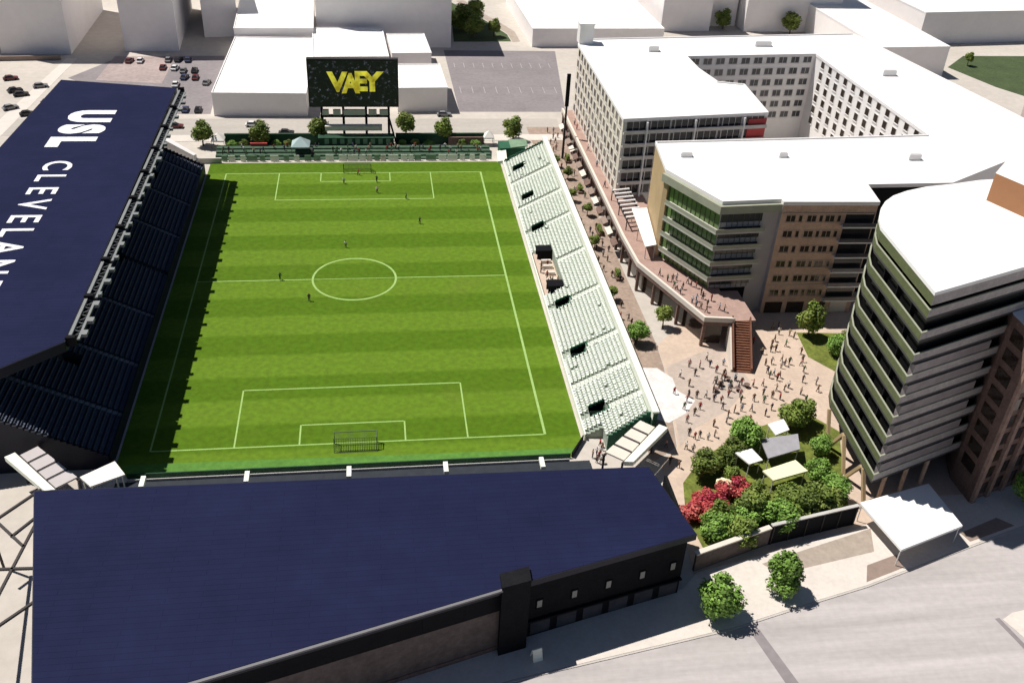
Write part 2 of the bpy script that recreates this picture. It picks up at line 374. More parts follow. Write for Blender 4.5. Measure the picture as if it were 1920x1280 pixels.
# ------------------------------------------------------------------ goals
def goal(y, s, label):
    t = thing('goal', label, 'goal', (.5, y, .1))
    f = MB()
    for x in (-3.66, 3.66): f.tube((x,0,0),(x,0,2.5),.10)
    f.tube((-3.76,0,2.5),(3.76,0,2.5),.10)
    for x in (-3.66, 3.66): f.tube((x,0,2.5),(x,s*1.6,2.3),.05); f.tube((x,s*1.6,2.3),(x,s*2.6,0),.05)
    f.tube((-3.66,s*2.6,.05),(3.66,s*2.6,.05),.05); f.tube((-3.66,s*1.6,2.3),(3.66,s*1.6,2.3),.05)
    f.build('frame', M['goalpost'], t)
    n = MB()
    for i in range(19):
        x = -3.6 + i*.4
        n.bar((x,s*1.6,2.3),(x,s*2.6,.02),.045); n.bar((x,0,2.45),(x,s*1.6,2.28),.045)
    for k in range(7):
        u = k/6; n.bar((-3.6,s*(1.6+u),2.3*(1-u)+.03),(3.6,s*(1.6+u),2.3*(1-u)+.03),.045)
    for x in (-3.66, 3.66):
        for k in range(5): n.bar((x,0,.4+.45*k),(x,s*(2.5-.2*k),.4+.45*k),.04)
    n.build('net', M['net'], t)
goal(-HY, -1, 'dark green netted goal at the near end of the pitch')
goal(HY, 1, 'dark green netted goal at the far end below the scoreboard')

# ------------------------------------------------------------------ people
def person_mesh(pose):
    """one continuous skinned body, cut into clothing materials by height along the body"""
    P = {}
    lean, stride, arm, bend = pose
    P['pel'] = (0,0,.95); P['sto'] = (0,lean*.4,1.15); P['che'] = (0,lean,1.36); P['nec'] = (0,lean,1.50); P['hea'] = (0,lean*1.1,1.60); P['top'] = (0,lean*1.1,1.74)
    for s, n in ((-1,'l'),(1,'r')):
        st = stride*s
        P['hip'+n] = (.09*s,0,.90); P['kne'+n] = (.10*s,st*.5+.04,.50); P['ank'+n] = (.10*s,st,.09); P['toe'+n] = (.11*s,st+.14,.04)
        a = arm if s > 0 else arm*.3
        P['sho'+n] = (.19*s,lean,1.42); P['elb'+n] = (.26*s,lean-st*.3+a*.1,1.14+a*.12); P['wri'+n] = (.27*s,lean-st*.5+a*.32+.08,.90+a*.35); P['han'+n] = (.265*s,lean-st*.5+a*.42+.11,.82+a*.42)
    E = [('pel','sto'),('sto','che'),('che','nec'),('nec','hea'),('hea','top')]
    for n in 'lr': E += [('pel','hip'+n),('hip'+n,'kne'+n),('kne'+n,'ank'+n),('ank'+n,'toe'+n),('che','sho'+n),('sho'+n,'elb'+n),('elb'+n,'wri'+n),('wri'+n,'han'+n)]
    rad = dict(pel=.15,sto=.135,che=.16,nec=.065,hea=.105,top=.085)
    for n in 'lr': rad.update({'hip'+n:.105,'kne'+n:.075,'ank'+n:.055,'toe'+n:.05,'sho'+n:.075,'elb'+n:.055,'wri'+n:.042,'han'+n:.045})
    keys = list(P); me = bpy.data.meshes.new('person_skeleton'); me.from_pydata([P[k] for k in keys], [(keys.index(a), keys.index(c)) for a, c in E], [])
    o = bpy.data.objects.new('person_skeleton', me); C.objects.link(o)
    md = o.modifiers.new('skin','SKIN'); 
    if not me.skin_vertices: pass
    for i, k in enumerate(keys):
        sv = me.skin_vertices[0].data[i]; sv.radius = (rad[k]*(1.15 if k in ('che','pel','sto') else 1), rad[k]*(.8 if k in ('che','sto') else 1)); sv.use_root = (k == 'pel')
    ss = o.modifiers.new('sub','SUBSURF'); ss.levels = 1; ss.render_levels = 1
    dg = bpy.context.evaluated_depsgraph_get(); out = bpy.data.meshes.new_from_object(o.evaluated_get(dg))
    bpy.data.objects.remove(o); bpy.data.meshes.remove(me)
    out.materials.clear()
    for x in (M['trouser'], M['shirt'], M['skin'], M['hair'], M['shoe']): out.materials.append(x)
    for p in out.polygons:
        c = p.center; z = c.z
        if z < .10: k = 4
        elif z < .97 and abs(c.x) < .21: k = 0
        elif z > 1.68 or (z > 1.58 and c.y < lean*1.1-.02): k = 3
        elif z > 1.5: k = 2
        elif abs(c.x) > .215 and z < 1.16+arm*.1: k = 2
        else: k = 1
        p.material_index = k; p.use_smooth = True
    return out
POSES = [person_mesh(p) for p in ((0,0,0,0),(.03,.16,.2,0),(.04,-.2,.5,0),(.02,.1,1.0,0),(0,.05,-.1,0),(.05,.24,.3,0))]
CLOTH = {'dark grey':(.05,.05,.055), 'white':(.70,.68,.66), 'navy blue':(.02,.03,.10), 'pink':(.55,.25,.24), 'pale blue':(.30,.40,.52), 'red':(.36,.03,.03), 'brown':(.13,.07,.04), 'black':(.012,.012,.014), 'green':(.05,.16,.07), 'tan':(.36,.27,.18)}
NP = [0]
def person(x, y, z, cloth, label, group, rz=None, s=None):
    o = link('person', POSES[NP[0] % len(POSES)], None, (x, y, z), random.uniform(0, 6.28) if rz is None else rz, label, 'person', group)
    o.color = (*CLOTH[cloth], 1); k = s or random.uniform(.98, 1.14); o.scale = (k*1.12, k*1.12, k)
    NP[0] += 1; return o

def inside(p, poly):
    x, y = p; r = False
    for i in range(len(poly)):
        (x0,y0),(x1,y1) = poly[i-1], poly[i]
        if (y0 > y) != (y1 > y) and x < (x1-x0)*(y-y0)/(y1-y0)+x0: r = not r
    return r
def crowd(poly, n, z, cols, where, group, avoid=(), gap=1.1):
    xs = [p[0] for p in poly]; ys = [p[1] for p in poly]; pts = []; tries = 0
    while len(pts) < n and tries < 8000:
        tries += 1
        p = (random.uniform(min(xs), max(xs)), random.uniform(min(ys), max(ys)))
        if not inside(p, poly) or any(inside(p, a) for a in avoid): continue
        if any((p[0]-q[0])**2+(p[1]-q[1])**2 < gap*gap for q in pts): continue
        pts.append(p); c = random.choice(cols)
        person(p[0], p[1], z, c, 'person in a %s top %s' % (c, where), group)

# ------------------------------------------------------------------ seats
def seat_mb(mb, x, y, z, dx, w=.5):
    """one tip-up seat facing +x*dx ; back on the far side"""
    a, c = sorted((x, x+dx*.40)); mb.box(a, c, y-w/2, y+w/2, z+.36, z+.44)
    a, c = sorted((x-dx*.02, x-dx*.10)); mb.box(a, c, y-w/2, y+w/2, z+.36, z+.84)

def spans(y0, y1, cuts):
    out = [(y0, y1)]
    for (a, c) in cuts:
        nxt = []
        for (p, q) in out:
            if c <= p or a >= q: nxt.append((p, q)); continue
            if a > p: nxt.append((p, a))
            if c < q: nxt.append((c, q))
        out = nxt
    return [(p, q) for p, q in out if q-p > .3]

# --- open stand on the right (pale green-white seats)
rs = thing('open_grandstand', 'open grandstand of pale seats along the right touchline with dark green stair openings', 'grandstand', (46,0,0))
rs.location = (0,0,0)
VOM = [54.1, 36, 18.6, -16.5, -34.7, -53.4]
AIS = [46.5, 18.3, .3, -16.4, -34.0, -54.0, 31.5, -44.5]
NR, RX, RZ, TR, RI = 14, 41.2, 1.0, .75, .40
dk = MB(); ais = {a: MB() for a in AIS}; allseats = []
for k in range(NR):
    x = RX + TR*k; z = RZ + RI*k
    cuts = [(v-1.4, v+1.4) for v in VOM] if 2 <= k <= 5 else []
    if k <= 5: cuts = cuts + [(-11, 8)]
    y0 = -58.5 if k < 4 else -62.5 + .15*k
    for (p, q) in spans(y0, 61.5, cuts): dk.box(x, x+TR, p, q, 0, z)
    sc = cuts + [(a-.75, a+.75) for a in AIS]
    for (p, q) in spans(y0+.6, 61.0, sc):
        n = int((q-p)/.74)
        for i in range(n):
            if random.random() > .015: allseats.append((x+.14, p+.35+i*(q-p-.3)/max(1,n)+random.uniform(-.05,.05), z))
    for a in AIS:
        if k <= 5 and (-11 < a < 8 or any(v-2 < a < v+2 for v in VOM)): continue
        ais[a].box(x+.02, x+TR+.01, a-.62, a+.62, z-.3, z+.06); ais[a].box(x+.3, x+TR+.012, a-.6, a+.6, z-.2, z+.2)
dk.build('seating_deck', M['deck_wh'], rs); [q.build('aisle_stair', M['aisle_wh'], rs) for q in ais.values()]
# pits floor and green cheeks
for v in VOM:
    w = MB(); x0, x1 = RX+1.5, RX+4.5
    w.box(x0+.01, x1-.01, v-1.38, v+1.38, 0, .25, 1)
    for s in (-1, 1): w.hexa([(x0+.1,v+s*1.5-.1,1.0),(x1+.2,v+s*1.5-.1,1.0),(x1+.2,v+s*1.5+.1,1.0),(x0+.1,v+s*1.5+.1,1.0),(x0+.1,v+s*1.5-.1,2.3),(x1+.2,v+s*1.5-.1,3.8),(x1+.2,v+s*1.5+.1,3.8),(x0+.1,v+s*1.5+.1,2.3)])
    w.box(x1+.03, x1+.2, v-1.4, v+1.4, 2.3, 3.8); w.box(x1-.25, x1-.02, v-1.38, v+1.38, .25, 2.3, 1)
    w.build('vomitory', [M['green_w'], M['green_d']], rs)
w = MB(); w.box(41.3, 45.6, -10.9, 7.9, 0, 1.15, 0); w.box(45.4, 45.68, -10.9, 7.9, 1.15, 3.6, 3)
for y0, y1 in ((5.2,7.8),(-10.8,-8.2)):
    w.box(41.9, 45.3, y0, y0+.2, 1.15, 3.2, 2); w.box(41.9, 45.3, y1-.2, y1, 1.15, 3.2, 2); w.box(41.7, 45.38, y0-.05, y1+.05, 3.2, 3.4, 2)
for y in (-5,-2,1,3.5): w.box(42.6, 44.8, y-.35, y+.35, 1.15, 1.9, 1)
w.build('players_tunnel', [M['plaza'], M['cream'], M['black'], M['deck_wh']], rs)
w = MB(); w.box(40.75, 41.0, -59, 61.8, .1, 1.35); w.build('front_wall', M['parapet'], rs)
w = MB(); w.box(51.75, 52.5, -62, 62.2, 0.0, 7.9); w.build('back_wall', M['green_d'], rs)
w = MB(); w.box(51.5, 52.7, -62.2, 62.4, 7.9, 8.25); w.box(51.69, 51.75, -62, 62.2, 6.3, 7.9); w.build('parapet_cap', M['parapet'], rs)
w = MB(); w2 = MB()
for k in range(NR):
    w.box(RX+TR*k, RX+TR*(k+1), 61.5, 61.75, 0, RZ+RI*k+.9)
    if k >= 4: w2.box(RX+TR*k, RX+TR*(k+1), -62.5+.15*k-.28, -62.5+.15*k-.01, 0, RZ+RI*k+.9)
w.build('end_wall', M['green_w'], rs); w2.build('end_wall', M['green_w'], rs)
cam_xy = (5.43, -190.07)
allseats.sort(key=lambda p: p[1])
s0 = MB(); seat_mb(s0, 0, 0, 0, -1); seat_me = s0.mesh('seat', M['seat_wh'])
for p in allseats[:100]: link('seat', seat_me, rs, p)
s1 = MB()
for p in allseats[100:]: seat_mb(s1, *p, -1)
o = s1.build('seats', M['seat_wh'], rs); o['kind'] = 'stuff'

# --- covered stand on the left
ls = thing('covered_grandstand', 'covered grandstand on the left with navy lettered roof over dark seats', 'grandstand')
LA = [51, 34, 17, 0, -17, -34, -49]
dk = MB(); ais = {a: MB() for a in LA}; sts = []
for k in range(34):
    x = -39.6 - .85*k; z = 2.0 + .45*k
    cuts = [(-.5-1.6, -.5+1.6), (40,43), (-40,-37)] if 10 <= k <= 13 else []
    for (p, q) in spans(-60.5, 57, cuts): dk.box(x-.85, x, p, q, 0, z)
    for (p, q) in spans(-60, 56.5, cuts + [(a-.6, a+.6) for a in LA]):
        n = int((q-p)/.58)
        for i in range(n): sts.append((x-.55, p+.3+i*.58, z))
    for a in LA:
        if a == 0 and k <= 13: continue
        ais[a].box(x-.86, x-.02, a-.45, a+.45, z-.3, z+.05); ais[a].box(x-.862, x-.35, a-.43, a+.43, z-.2, z+.22)
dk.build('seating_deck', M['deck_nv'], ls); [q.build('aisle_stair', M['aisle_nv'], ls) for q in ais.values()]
w = MB(); w.box(-39.5, -39.3, -60.5, 57, .1, 2.9); w.build('front_wall', M['navy_d'], ls)
w = MB(); w.box(-70.2, -68.6, -61, 58, 0, 22.2); w.build('back_wall', M['dark'], ls)
w = MB(); w2 = MB(); w.box(-68.6, -39.6, 57.0, 57.3, 0, 2.2)
for k in range(34):
    x = -39.6-.85*k; w.box(x-.85, x, 57.0, 57.3, 2.2, 2.9+.45*k); w2.box(x-.85, x, -60.8, -60.5, 0, 2.9+.45*k)
w.build('end_wall', M['navy_d'], ls); w2.build('end_wall', M['navy_d'], ls)
sts.sort(key=lambda p: p[1]-.3*p[0]*0)
vis = sorted(sts, key=lambda p: (p[0]+46)**2*.3 + (p[1]+58)**2)
s0 = MB(); seat_mb(s0, 0, 0, 0, 1); seat_me2 = s0.mesh('seat', M['seat_nv'])
for p in vis[:100]: link('seat', seat_me2, ls, p)
s1 = MB()
for p in vis[100:]: seat_mb(s1, *p, 1)
o = s1.build('seats', M['seat_nv'], ls); o['kind'] = 'stuff'
LR = [(-43.4,-57.1),(-44.0,58.4),(-72.9,64.1),(-78.5,-55),(-55.5,-55),(-53.4,-61.6),(-51.2,-64.0)]  # unseen near end cut back to let sun onto the corner terrace
w = MB(); w.prism(LR, 22.3, 23.0); roof = w.build('roof', M['navy'], ls)
w = MB(); w.ring(offset(LR, -.15), .3, 21.2, 22.95); w.build('fascia', M['navy_d'], roof)
# lettering on the roof reads from the far end to the near end, letter tops towards the pitch
def roof_letters(chars, name, size, offs, squash):
    for ch, x, y in chars:
        me = text_mesh(ch, size, .03, offs); me.materials.append(M['lettering'])
        o = link(name, me, roof, (x, y, 23.05), -math.pi/2); o.scale = (squash, 1, 1)
CL = 'CLEVELAND'
ys = [10.2, 4.2, -2.0, -8.3, -14.4, -19.9, -26.0, -33.0, -40.2]
roof_letters([(ch, -60.9, ys[i]) for i, ch in enumerate(CL)], 'letter', 8.0, .10, .92)
roof_letters([('U', -60.6, 38.6), ('S', -60.9, 30.6), ('L', -61.4, 23.4)], 'emblem_letter', 12.2, .85, .86)
# lighting catwalk under the roof edge: pairs of grey rails with dark joints
seg = 9; y0, y1 = -56.2, 57.6
for i in range(seg):
    a = y0+(y1-y0)*i/seg+.55; c = y0+(y1-y0)*(i+1)/seg-.55
    w = MB(); w.bar((-43.0,a,22.75),(-43.0,c,22.75),.5,.3); w.bar((-41.7,a,22.3),(-41.7,c,22.3),.38,.3)
    n = 5
    for j in range(n+1):
        y = a+(c-a)*j/n; w.bar((-43.0,y,22.7),(-41.7,y,22.25),.12)
        if j < n: w.bar((-43.0,y,22.7),(-41.7,y+(c-a)/n,22.25),.08)
    w.bar((-42.6,a,22.15),(-42.6,c,22.15),1.5,.06,1); w.build('catwalk', [M['truss'], M['black']], ls)
for i in range(seg+1):
    y = y0+(y1-y0)*i/seg; w = MB(); w.box(-43.35,-41.9,y-.42,y+.42,21.7,23.35); w.build('floodlight_box', M['black'], ls)
for i in range(26):  # boxes added along the catwalk to roughen the edge of its shadow
    y = -54.5+4.32*i+random.uniform(-.8,.8); w = MB(); d = random.uniform(.5,1.1); w.box(-41.6,-41.6+d,y-.5,y+random.uniform(.3,.9),21.95,22.5); w.build('shadow_fringe_box', M['truss'], ls)
for y in (-54,-36,-18,0,18,36,54):
    w = MB(); w.tube((-67.9,y,16),(-67.9,y,22.3),.4); w.bar((-67.9,y,21.0),(-44.5,y,22.0),.4,.6); w.build('roof_beam', M['black'], ls)

# --- near stand seen from behind
ns = thing('roofed_grandstand', 'roofed grandstand in the foreground seen from behind under one broad navy roof', 'grandstand')
NRF = [(-43.8,-80.2),(-33.9,-119.2),(20.3,-103.5),(48.5,-96.0),(45.2,-81.5)]
w = MB(); w.prism(NRF, 12.45, 13.0); nroof = w.build('roof', M['navy'], ns)
w = MB(); w.ring(offset(NRF, -.12), .25, 11.9, 12.96); w.build('fascia', M['navy_d'], nroof)
u, ln_ = unit((-33.9,-119.2), (20.3,-103.5))
w = MB(); w.lbox((-33.9,-119.2), u, .2, ln_-.3, .14, .5, 12.75, 13.05); w.build('gutter', M['trim'], nroof)
w = MB()
o_, (uu, l2) = (-33.0,-118.3), unit((-33.0,-118.3), (20.0,-102.95))
w.lbox(o_, uu, 0, l2, -.5, 0, 0, 8.0, 1); w.lbox(o_, uu, 0, l2, -.5, .05, 8.0, 12.4, 0)
w.lbox(o_, uu, 0, l2, 0, .12, 0, .9, 2)
w.box(-33.0,-32.5,-117.8,-84,0,12.4,0)
w.build('rear_wall', [M['dark'], M['stone'], M['brick_d']], ns)
for i in range(9):
    a = 3+i*5.9; w = MB(); w.lbox(o_, uu, a, a+4.6, .05, .10, 8.8, 12.0); w.build('window', M['black'], ns)
w = MB(); w.hexa([(20.0,-104.1,0),(24.0,-103.1,0),(24.0,-100.6,0),(20.0,-101.6,0),(20.0,-104.1,13.6),(24.0,-103.1,13.6),(24.0,-100.6,13.6),(20.0,-101.6,13.6)]); w.build('corner_pier', M['dark'], ns)
q0, (qu, ql) = (24.0,-101.2), unit((24.0,-101.2), (47.9,-95.1))
w = MB(); w.lbox(q0, qu, 0, ql, -.5, 0, 0, 12.4); w.box(47.4,47.9,-95,-83,0,12.4); w.lbox(q0, qu, 0, ql, 0, .5, 3.2, 3.5); w.build('side_wall', M['dark'], ns)
for a in (1.9, 7.2, 12.5, 17.9, 22.9):
    w = MB(); w.lbox(q0, qu, a-.5, a+.5, 0, .14, 5.5, 7.2, 1); w.lbox(q0, qu, a-.36, a+.36, .14, .17, 5.7, 7.0, 0)
    w.build('painted_glow_window', [M['painted_glow'], M['black']], ns)
for i in range(6):
    a = .8+i*4.1; w = MB(); w.lbox(q0, qu, a, a+3.0, 0, .08, .3, 3.0); w.build('entrance_door', M['glass_gy'], ns)
w = MB()
w.box(-38, 40.5, -68.2, -65.05, 0, .5)
for k in range(10): w.box(-38, 43, -68.2-.8*(k+1), -68.2-.8*k, 0, .9+.42*k)
w.build('seating_deck', M['deck_nv'], ns)
w = MB(); w.box(-36.2, 37.0, -65.0, -64.85, .1, .95); w.build('front_rail', M['slab'], ns)
for x in (-29.4,-14.7,.1,14.5,29.2):
    w = MB(); w.box(x-.34, x+.34, -80.15, -77.9, 12.3, 12.9); w.build('roof_bracket', M['parapet'], ns)
    w = MB(); w.tube((x,-80.8,4.8),(x,-80.8,12.4),.25); w.build('column', M['black'], ns)
b = MB(); b.box(-36.4, 37.4, -63.75, -63.55, .1, 1.05)
b.build('perimeter_board', M['green_d'], label='long dark green perimeter board behind the near goal line', cat='board')
b = MB(); b.hexa([(37.6,-63.5,.1),(40.5,-58.9,.1),(40.6,-59.1,.1),(37.8,-63.7,.1),(37.6,-63.5,1.15),(40.5,-58.9,1.15),(40.6,-59.1,1.15),(37.8,-63.7,1.15)])
b.build('perimeter_board', M['black'], label='short black perimeter board cutting off the near right corner of the pitch', cat='board')

# --- corner terraces
def corner(sg, label, m):
    t = thing('corner_terrace', label, 'terrace')
    X = lambda x: -sg*x
    A, B_, C_, D = (-49.8,-61.4), (-51.9,-63.4), (-44.2,-72.0), (-41.6,-69.7)
    L_ = lambda p, q, s: (p[0]+(q[0]-p[0])*s, p[1]+(q[1]-p[1])*s)
    for i in range(4):
        s0, s1 = i/4+.015, (i+1)/4-.03
        pts = [L_(A,D,s0), L_(B_,C_,s0), L_(B_,C_,s1), L_(A,D,s1)]
        w = MB(); z = 6.0-.25*i*0
        pp = [(X(x), y) for x, y in pts]
        if sg < 0: pp = pp[::-1]
        w.prism(pp, z-.3, z); w.build('deck_panel', m, t)
    w = MB()
    for s in (.25,.5,.75):
        p, q = L_(A,D,s-.008), L_(B_,C_,s-.008); w.bar((X(p[0]),p[1],5.82),(X(q[0]),q[1],5.82),.34,.2)
    for p in (A,B_,C_,D): w.tube((X(p[0]),p[1],0),(X(p[0]),p[1],5.7),.2)
    for p, q in ((A,D),(B_,C_)): w.bar((X(p[0]),p[1],5.5),(X(q[0]),q[1],5.5),.25,.4)
    w.build('frame', M['steel'], t)
    w = MB(); p, q = (-53.9,-64.2), (-45.8,-72.6)
    nx, ny = .72, .69
    pts = [(X(p[0]),p[1]),(X(q[0]),q[1]),(X(q[0]+1.5),q[1]+1.1*.2),(X(p[0]+1.3),p[1]+1.0)]
    if sg < 0: pts = pts[::-1]
    w.prism(pts, 5.4, 6.3); w.build('parapet', M['parapet'], t)
corner(1, 'white stepped corner terrace of four panels on a steel frame at the near left corner', M['cream'])
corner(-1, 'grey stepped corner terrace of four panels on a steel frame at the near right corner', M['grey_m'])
t = thing('corner_canopy', 'small white canopy between the near left terrace and the pitch corner', 'canopy')
w = MB(); w.prism([(-41.4,-69.6),(-39.3,-71.9),(-34.7,-69.5),(-36.9,-66.2)], 5.8, 6.1); w.build('canopy_top', M['tent_w'], t)
for x, y in ((-41,-69.7),(-39.3,-71.4),(-35.2,-69.4),(-37,-66.8)):
    w = MB(); w.tube((x,y,0),(x,y,5.8),.12); w.build('post', M['parapet'], t)
# left steel bracing frame
t = thing('bracing_frame', 'dark steel lattice frame bridging the gap left of the near roof', 'steel frame')
w = MB()
Z9 = 9
for p, q in (((-51.5,-84),(-45.0,-75.4)),((-50,-81.0),(-44.2,-87.1)),((-43.9,-83),(-45.2,-97)),((-46.8,-91.0),(-41.7,-91.2)),((-46,-103.5),(-40.3,-97.2)),((-46.5,-85),(-43.6,-80.4)),((-43.2,-81),(-36,-110)),((-50.5,-81.5),(-46.5,-104))):
    w.bar((*p,Z9),(*q,Z9),.34,.34)
w.build('brace', M['steel'], t)
for p in ((-50.3,-82),(-46.6,-103.2),(-43.6,-82)):
    w = MB(); w.tube((*p,0),(*p,Z9),.2); w.build('post', M['steel'], t)

# ------------------------------------------------------------------ north end
t = thing('scoreboard', 'giant video scoreboard on posts behind the far goal showing yellow letters', 'scoreboard', (0,79,0))
w = MB(); w.box(-12.6,12.5,0,1.6,10.4,24.1); w.build('cabinet', M['steel'], t)
w = MB(); w.box(-12.2,12.1,-.06,-.003,10.8,23.6); scr = w.build('screen', M['screen'], t)
for ch, x, sx, z in (('V',-4.4,1.05,17.4),('A',-.8,.85,17.0),('E',2.0,.95,17.6),('Y',5.2,1.1,17.5)):
    me = text_mesh(ch, 7.4, .04, .34); me.materials.append(M['yellow'])
    o = link('screen_letter', me, scr, (x, -.12, z)); o.rotation_euler = (math.pi/2,0,0); o.scale = (sx,1,1)
for x in (-9.2,-3.2,3.2,9.6):
    w = MB(); w.tube((x,.8,0),(x,.8,10.4),.35); w.build('post', M['black'], t)
for x0, x1 in ((-9,-7.2),(-6,-3.9),(-3.1,3.0),(3.9,6.2),(7.0,9.4)):
    w = MB(); w.box(x0,x1,-1.2,-.2,8.4,9.9); w.build('speaker_panel', M['cream'], t)
w = MB(); w.box(-9.6,9.9,-1.5,0,7.9,8.3); w.build('catwalk', M['black'], t)
w = MB(); w.box(-8.4,7.6,-3.2,-1.4,4.6,5.9); w.build('platform', M['beige'], t)
for sg in (-1, 1):
    w = MB(); w.bar((sg*9.4,-.2,8.3),(sg*9.4+(2.2 if sg>0 else 0),-5.5,1.2),.4); w.build('brace', M['black'], t)
t = thing('green_bar_deck', 'dark green supporters deck with pale green panels below the scoreboard', 'deck', (0,74.6,0))
w = MB(); w.box(-10.2,10.8,-1.5,1.5,0,3.4); w.build('wall', M['green_d'], t)
for i in range(9):
    x = -8.6+i*2.15; w = MB(); w.box(x,x+1.2,-1.62,-1.5,1.7,3.3); w.build('panel', M['green_p'], t)
w = MB(); w.box(-10.4,11,-1.7,1.7,3.4,3.6); w.build('deck_top', M['green_d'], t)
b = MB(); b.box(-36.5,-10.6,77,77.7,0,3.2); b.build('green_fence', M['green_d'], label='dark green fence behind the far goal line left of the scoreboard', cat='fence')
b = MB(); b.box(11.4,37,77,77.7,0,3.2); b.build('green_fence', M['green_d'], label='dark green fence behind the far goal line right of the scoreboard', cat='fence')
for x0, x1, y, h, m, lb in ((-29,-24.5,72.6,2.2,'red_panel','dark red banner panel among the crowd left of the scoreboard'),(26.5,36.5,75.5,2.6,'brick_d','brown brick kiosk wall at the right end of the far green fence')):
    b = MB(); b.box(x0,x1,y-.2,y+.2,0,h); b.box(x0-.1,x1+.1,y-.3,y+.3,h,h+.15); b.build('banner_wall', M[m], label=lb, cat='wall')
# far low terrace and white front boards
b = MB()
for k in range(4): b.box(-38, 38, 66+1.6*k, 67.6+1.6*k, 0, .35+.4*k)
b.build('low_terrace', M['terrace_g'], label='low stepped standing terrace behind the far goal', cat='terrace')
xs = -36.0; i = 0
while xs < 37:
    wd = random.choice((1.4,1.8,2.2,2.8)); c = random.choice(('parapet','parapet','parapet','green_p','cream'))
    b = MB(); b.box(xs, xs+wd, 65.2, 65.32, .1, 1.75); b.box(xs+.1, xs+.2, 65.32, 65.7, .1, .2); b.box(xs+wd-.2, xs+wd-.1, 65.32, 65.7, .1, .2)
    nm = {'parapet':'white','green_p':'pale green','cream':'cream','green_d':'dark green'}[c]
    b.build('advertising_board', M[c], label='%s advertising board in the row behind the far goal line' % nm, cat='board', group='advertising boards behind the far goal')
    xs += wd + random.choice((.3,.7,1.4)); i += 1
# small tents at the far end
def pyramid_tent(x, y, w_, h, m, label):
    t = thing('pop_up_tent', label, 'tent', (x,y,0))
    q = MB(); z = h*.6; s = w_/2
    pts = [(-s,-s,z),(s,-s,z),(s,s,z),(-s,s,z)]
    for i in range(4): q.v += [pts[i], pts[(i+1)%4], (0,0,h)]; n = len(q.v); q.f.append((n-3,n-2,n-1)); q.m.append(0)
    for i in range(4):
        a, c = pts[i], pts[(i+1)%4]; q.quad((a[0],a[1],z-.35),(c[0],c[1],z-.35),c,a)
    q.build('canopy', M[m], t)
    for a in pts: q = MB(); q.tube((a[0]*.95,a[1]*.95,0),(a[0]*.95,a[1]*.95,z),.06); q.build('post', M['steel'], t)
M['tent_b'] = mat('pale_blue_canvas', (.36,.46,.46), .85, .06)
pyramid_tent(-15, 70, 5.0, 5.2, 'tent_b', 'pale blue peaked tent on the far terrace left of the scoreboard')
pyramid_tent(-38, 75.5, 3.6, 4.2, 'tent_w', 'white peaked tent at the far left corner of the pitch')
pyramid_tent(38.3, 76.5, 3.0, 4.4, 'tent_w', 'white peaked tent at the far right corner of the pitch')
t = thing('green_corner_box', 'green walled corner box with pale roof at the far right corner', 'corner box', (44.5,68.5,0))
w = MB(); w.box(-4,3.2,-2,3.4,0,3.0); w.build('wall', M['green_w'], t)
w = MB(); w.prism([(-1,-2.2),(4,-1),(4.2,4),(-1,3.8)], 3.0, 3.3); w.build('roof', M['green_p'], t)
w = MB(); w.hexa([(-5,-5.5,0),(-2.5,-6.5,0),(-2.4,-2,0),(-5,-2,0),(-5,-5.5,.6),(-2.5,-6.5,1.4),(-2.4,-2.01,2.6),(-5,-2.01,2.2)]); w.build('ramp', M['parapet'], t)
t = thing('corner_wall', 'white corner wall where the covered stand meets the far end', 'wall', (-44,66,0))
w = MB(); w.hexa([(-9,2,0),(1,-2.5,0),(1.6,-1.6,0),(-9,5,0),(-9,2,6.5),(1,-2.5,2.6),(1.6,-1.6,2.6),(-9,5,6.5)]); w.build('wall', M['white'], t)
w = MB(); w.box(1.6,8,-2,-1.5,0,1.5); w.build('barrier', M['slab'], t)
# banner mast near the far right corner
t = thing('banner_mast', 'tall dark banner mast at the far end of the concourse', 'mast', (58.5,66,0))
w = MB(); w.tube((0,0,0),(0,0,24.5),.35,.25); w.build('pole', M['steel'], t)
w = MB(); w.box(-.5,.5,-.3,.3,15.5,24.6); w.build('banner', M['dark'], t)

# ------------------------------------------------------------------ trees
def crown_mesh(name, mats, R_=2.6, H=3.6, nblob=15, leaves=80, ls=.42, seed=0, low=.0):
    rnd = random.Random(seed); q = MB(); blobs = []
    for i in range(nblob):
        a = rnd.uniform(0, 6.283); rr = R_*math.sqrt(rnd.uniform(0, 1))*.72; zz = rnd.uniform(.12, .92)
        rr *= math.sin(math.pi*min(.95, max(.15, zz*.8+.12)))
        blobs.append((rr*math.cos(a), rr*math.sin(a), zz*H, rnd.uniform(.28, .46)*R_, rnd.choice((0,0,1,1,2))))
    for (bx, by, bz, br, tone) in blobs:
        for j in range(leaves):
            d = Vector((rnd.gauss(0,1), rnd.gauss(0,1), rnd.gauss(0,1))).normalized()
            r = br*rnd.uniform(.55, 1.06)
            c = Vector((bx, by, bz)) + d*r
            nrm = (d + Vector((rnd.uniform(-.8,.8), rnd.uniform(-.8,.8), rnd.uniform(-.5,.9)))).normalized()
            a = nrm.cross(Vector((.3,.2,1))).normalized(); bb = nrm.cross(a); s = ls*rnd.uniform(.55, 1.15)
            k = tone if rnd.random() < .75 else rnd.randint(0, 2)
            q.quad(c-a*s, c-bb*s*.55, c+a*s, c+bb*s*.55, k)
    return q.mesh(name, mats)
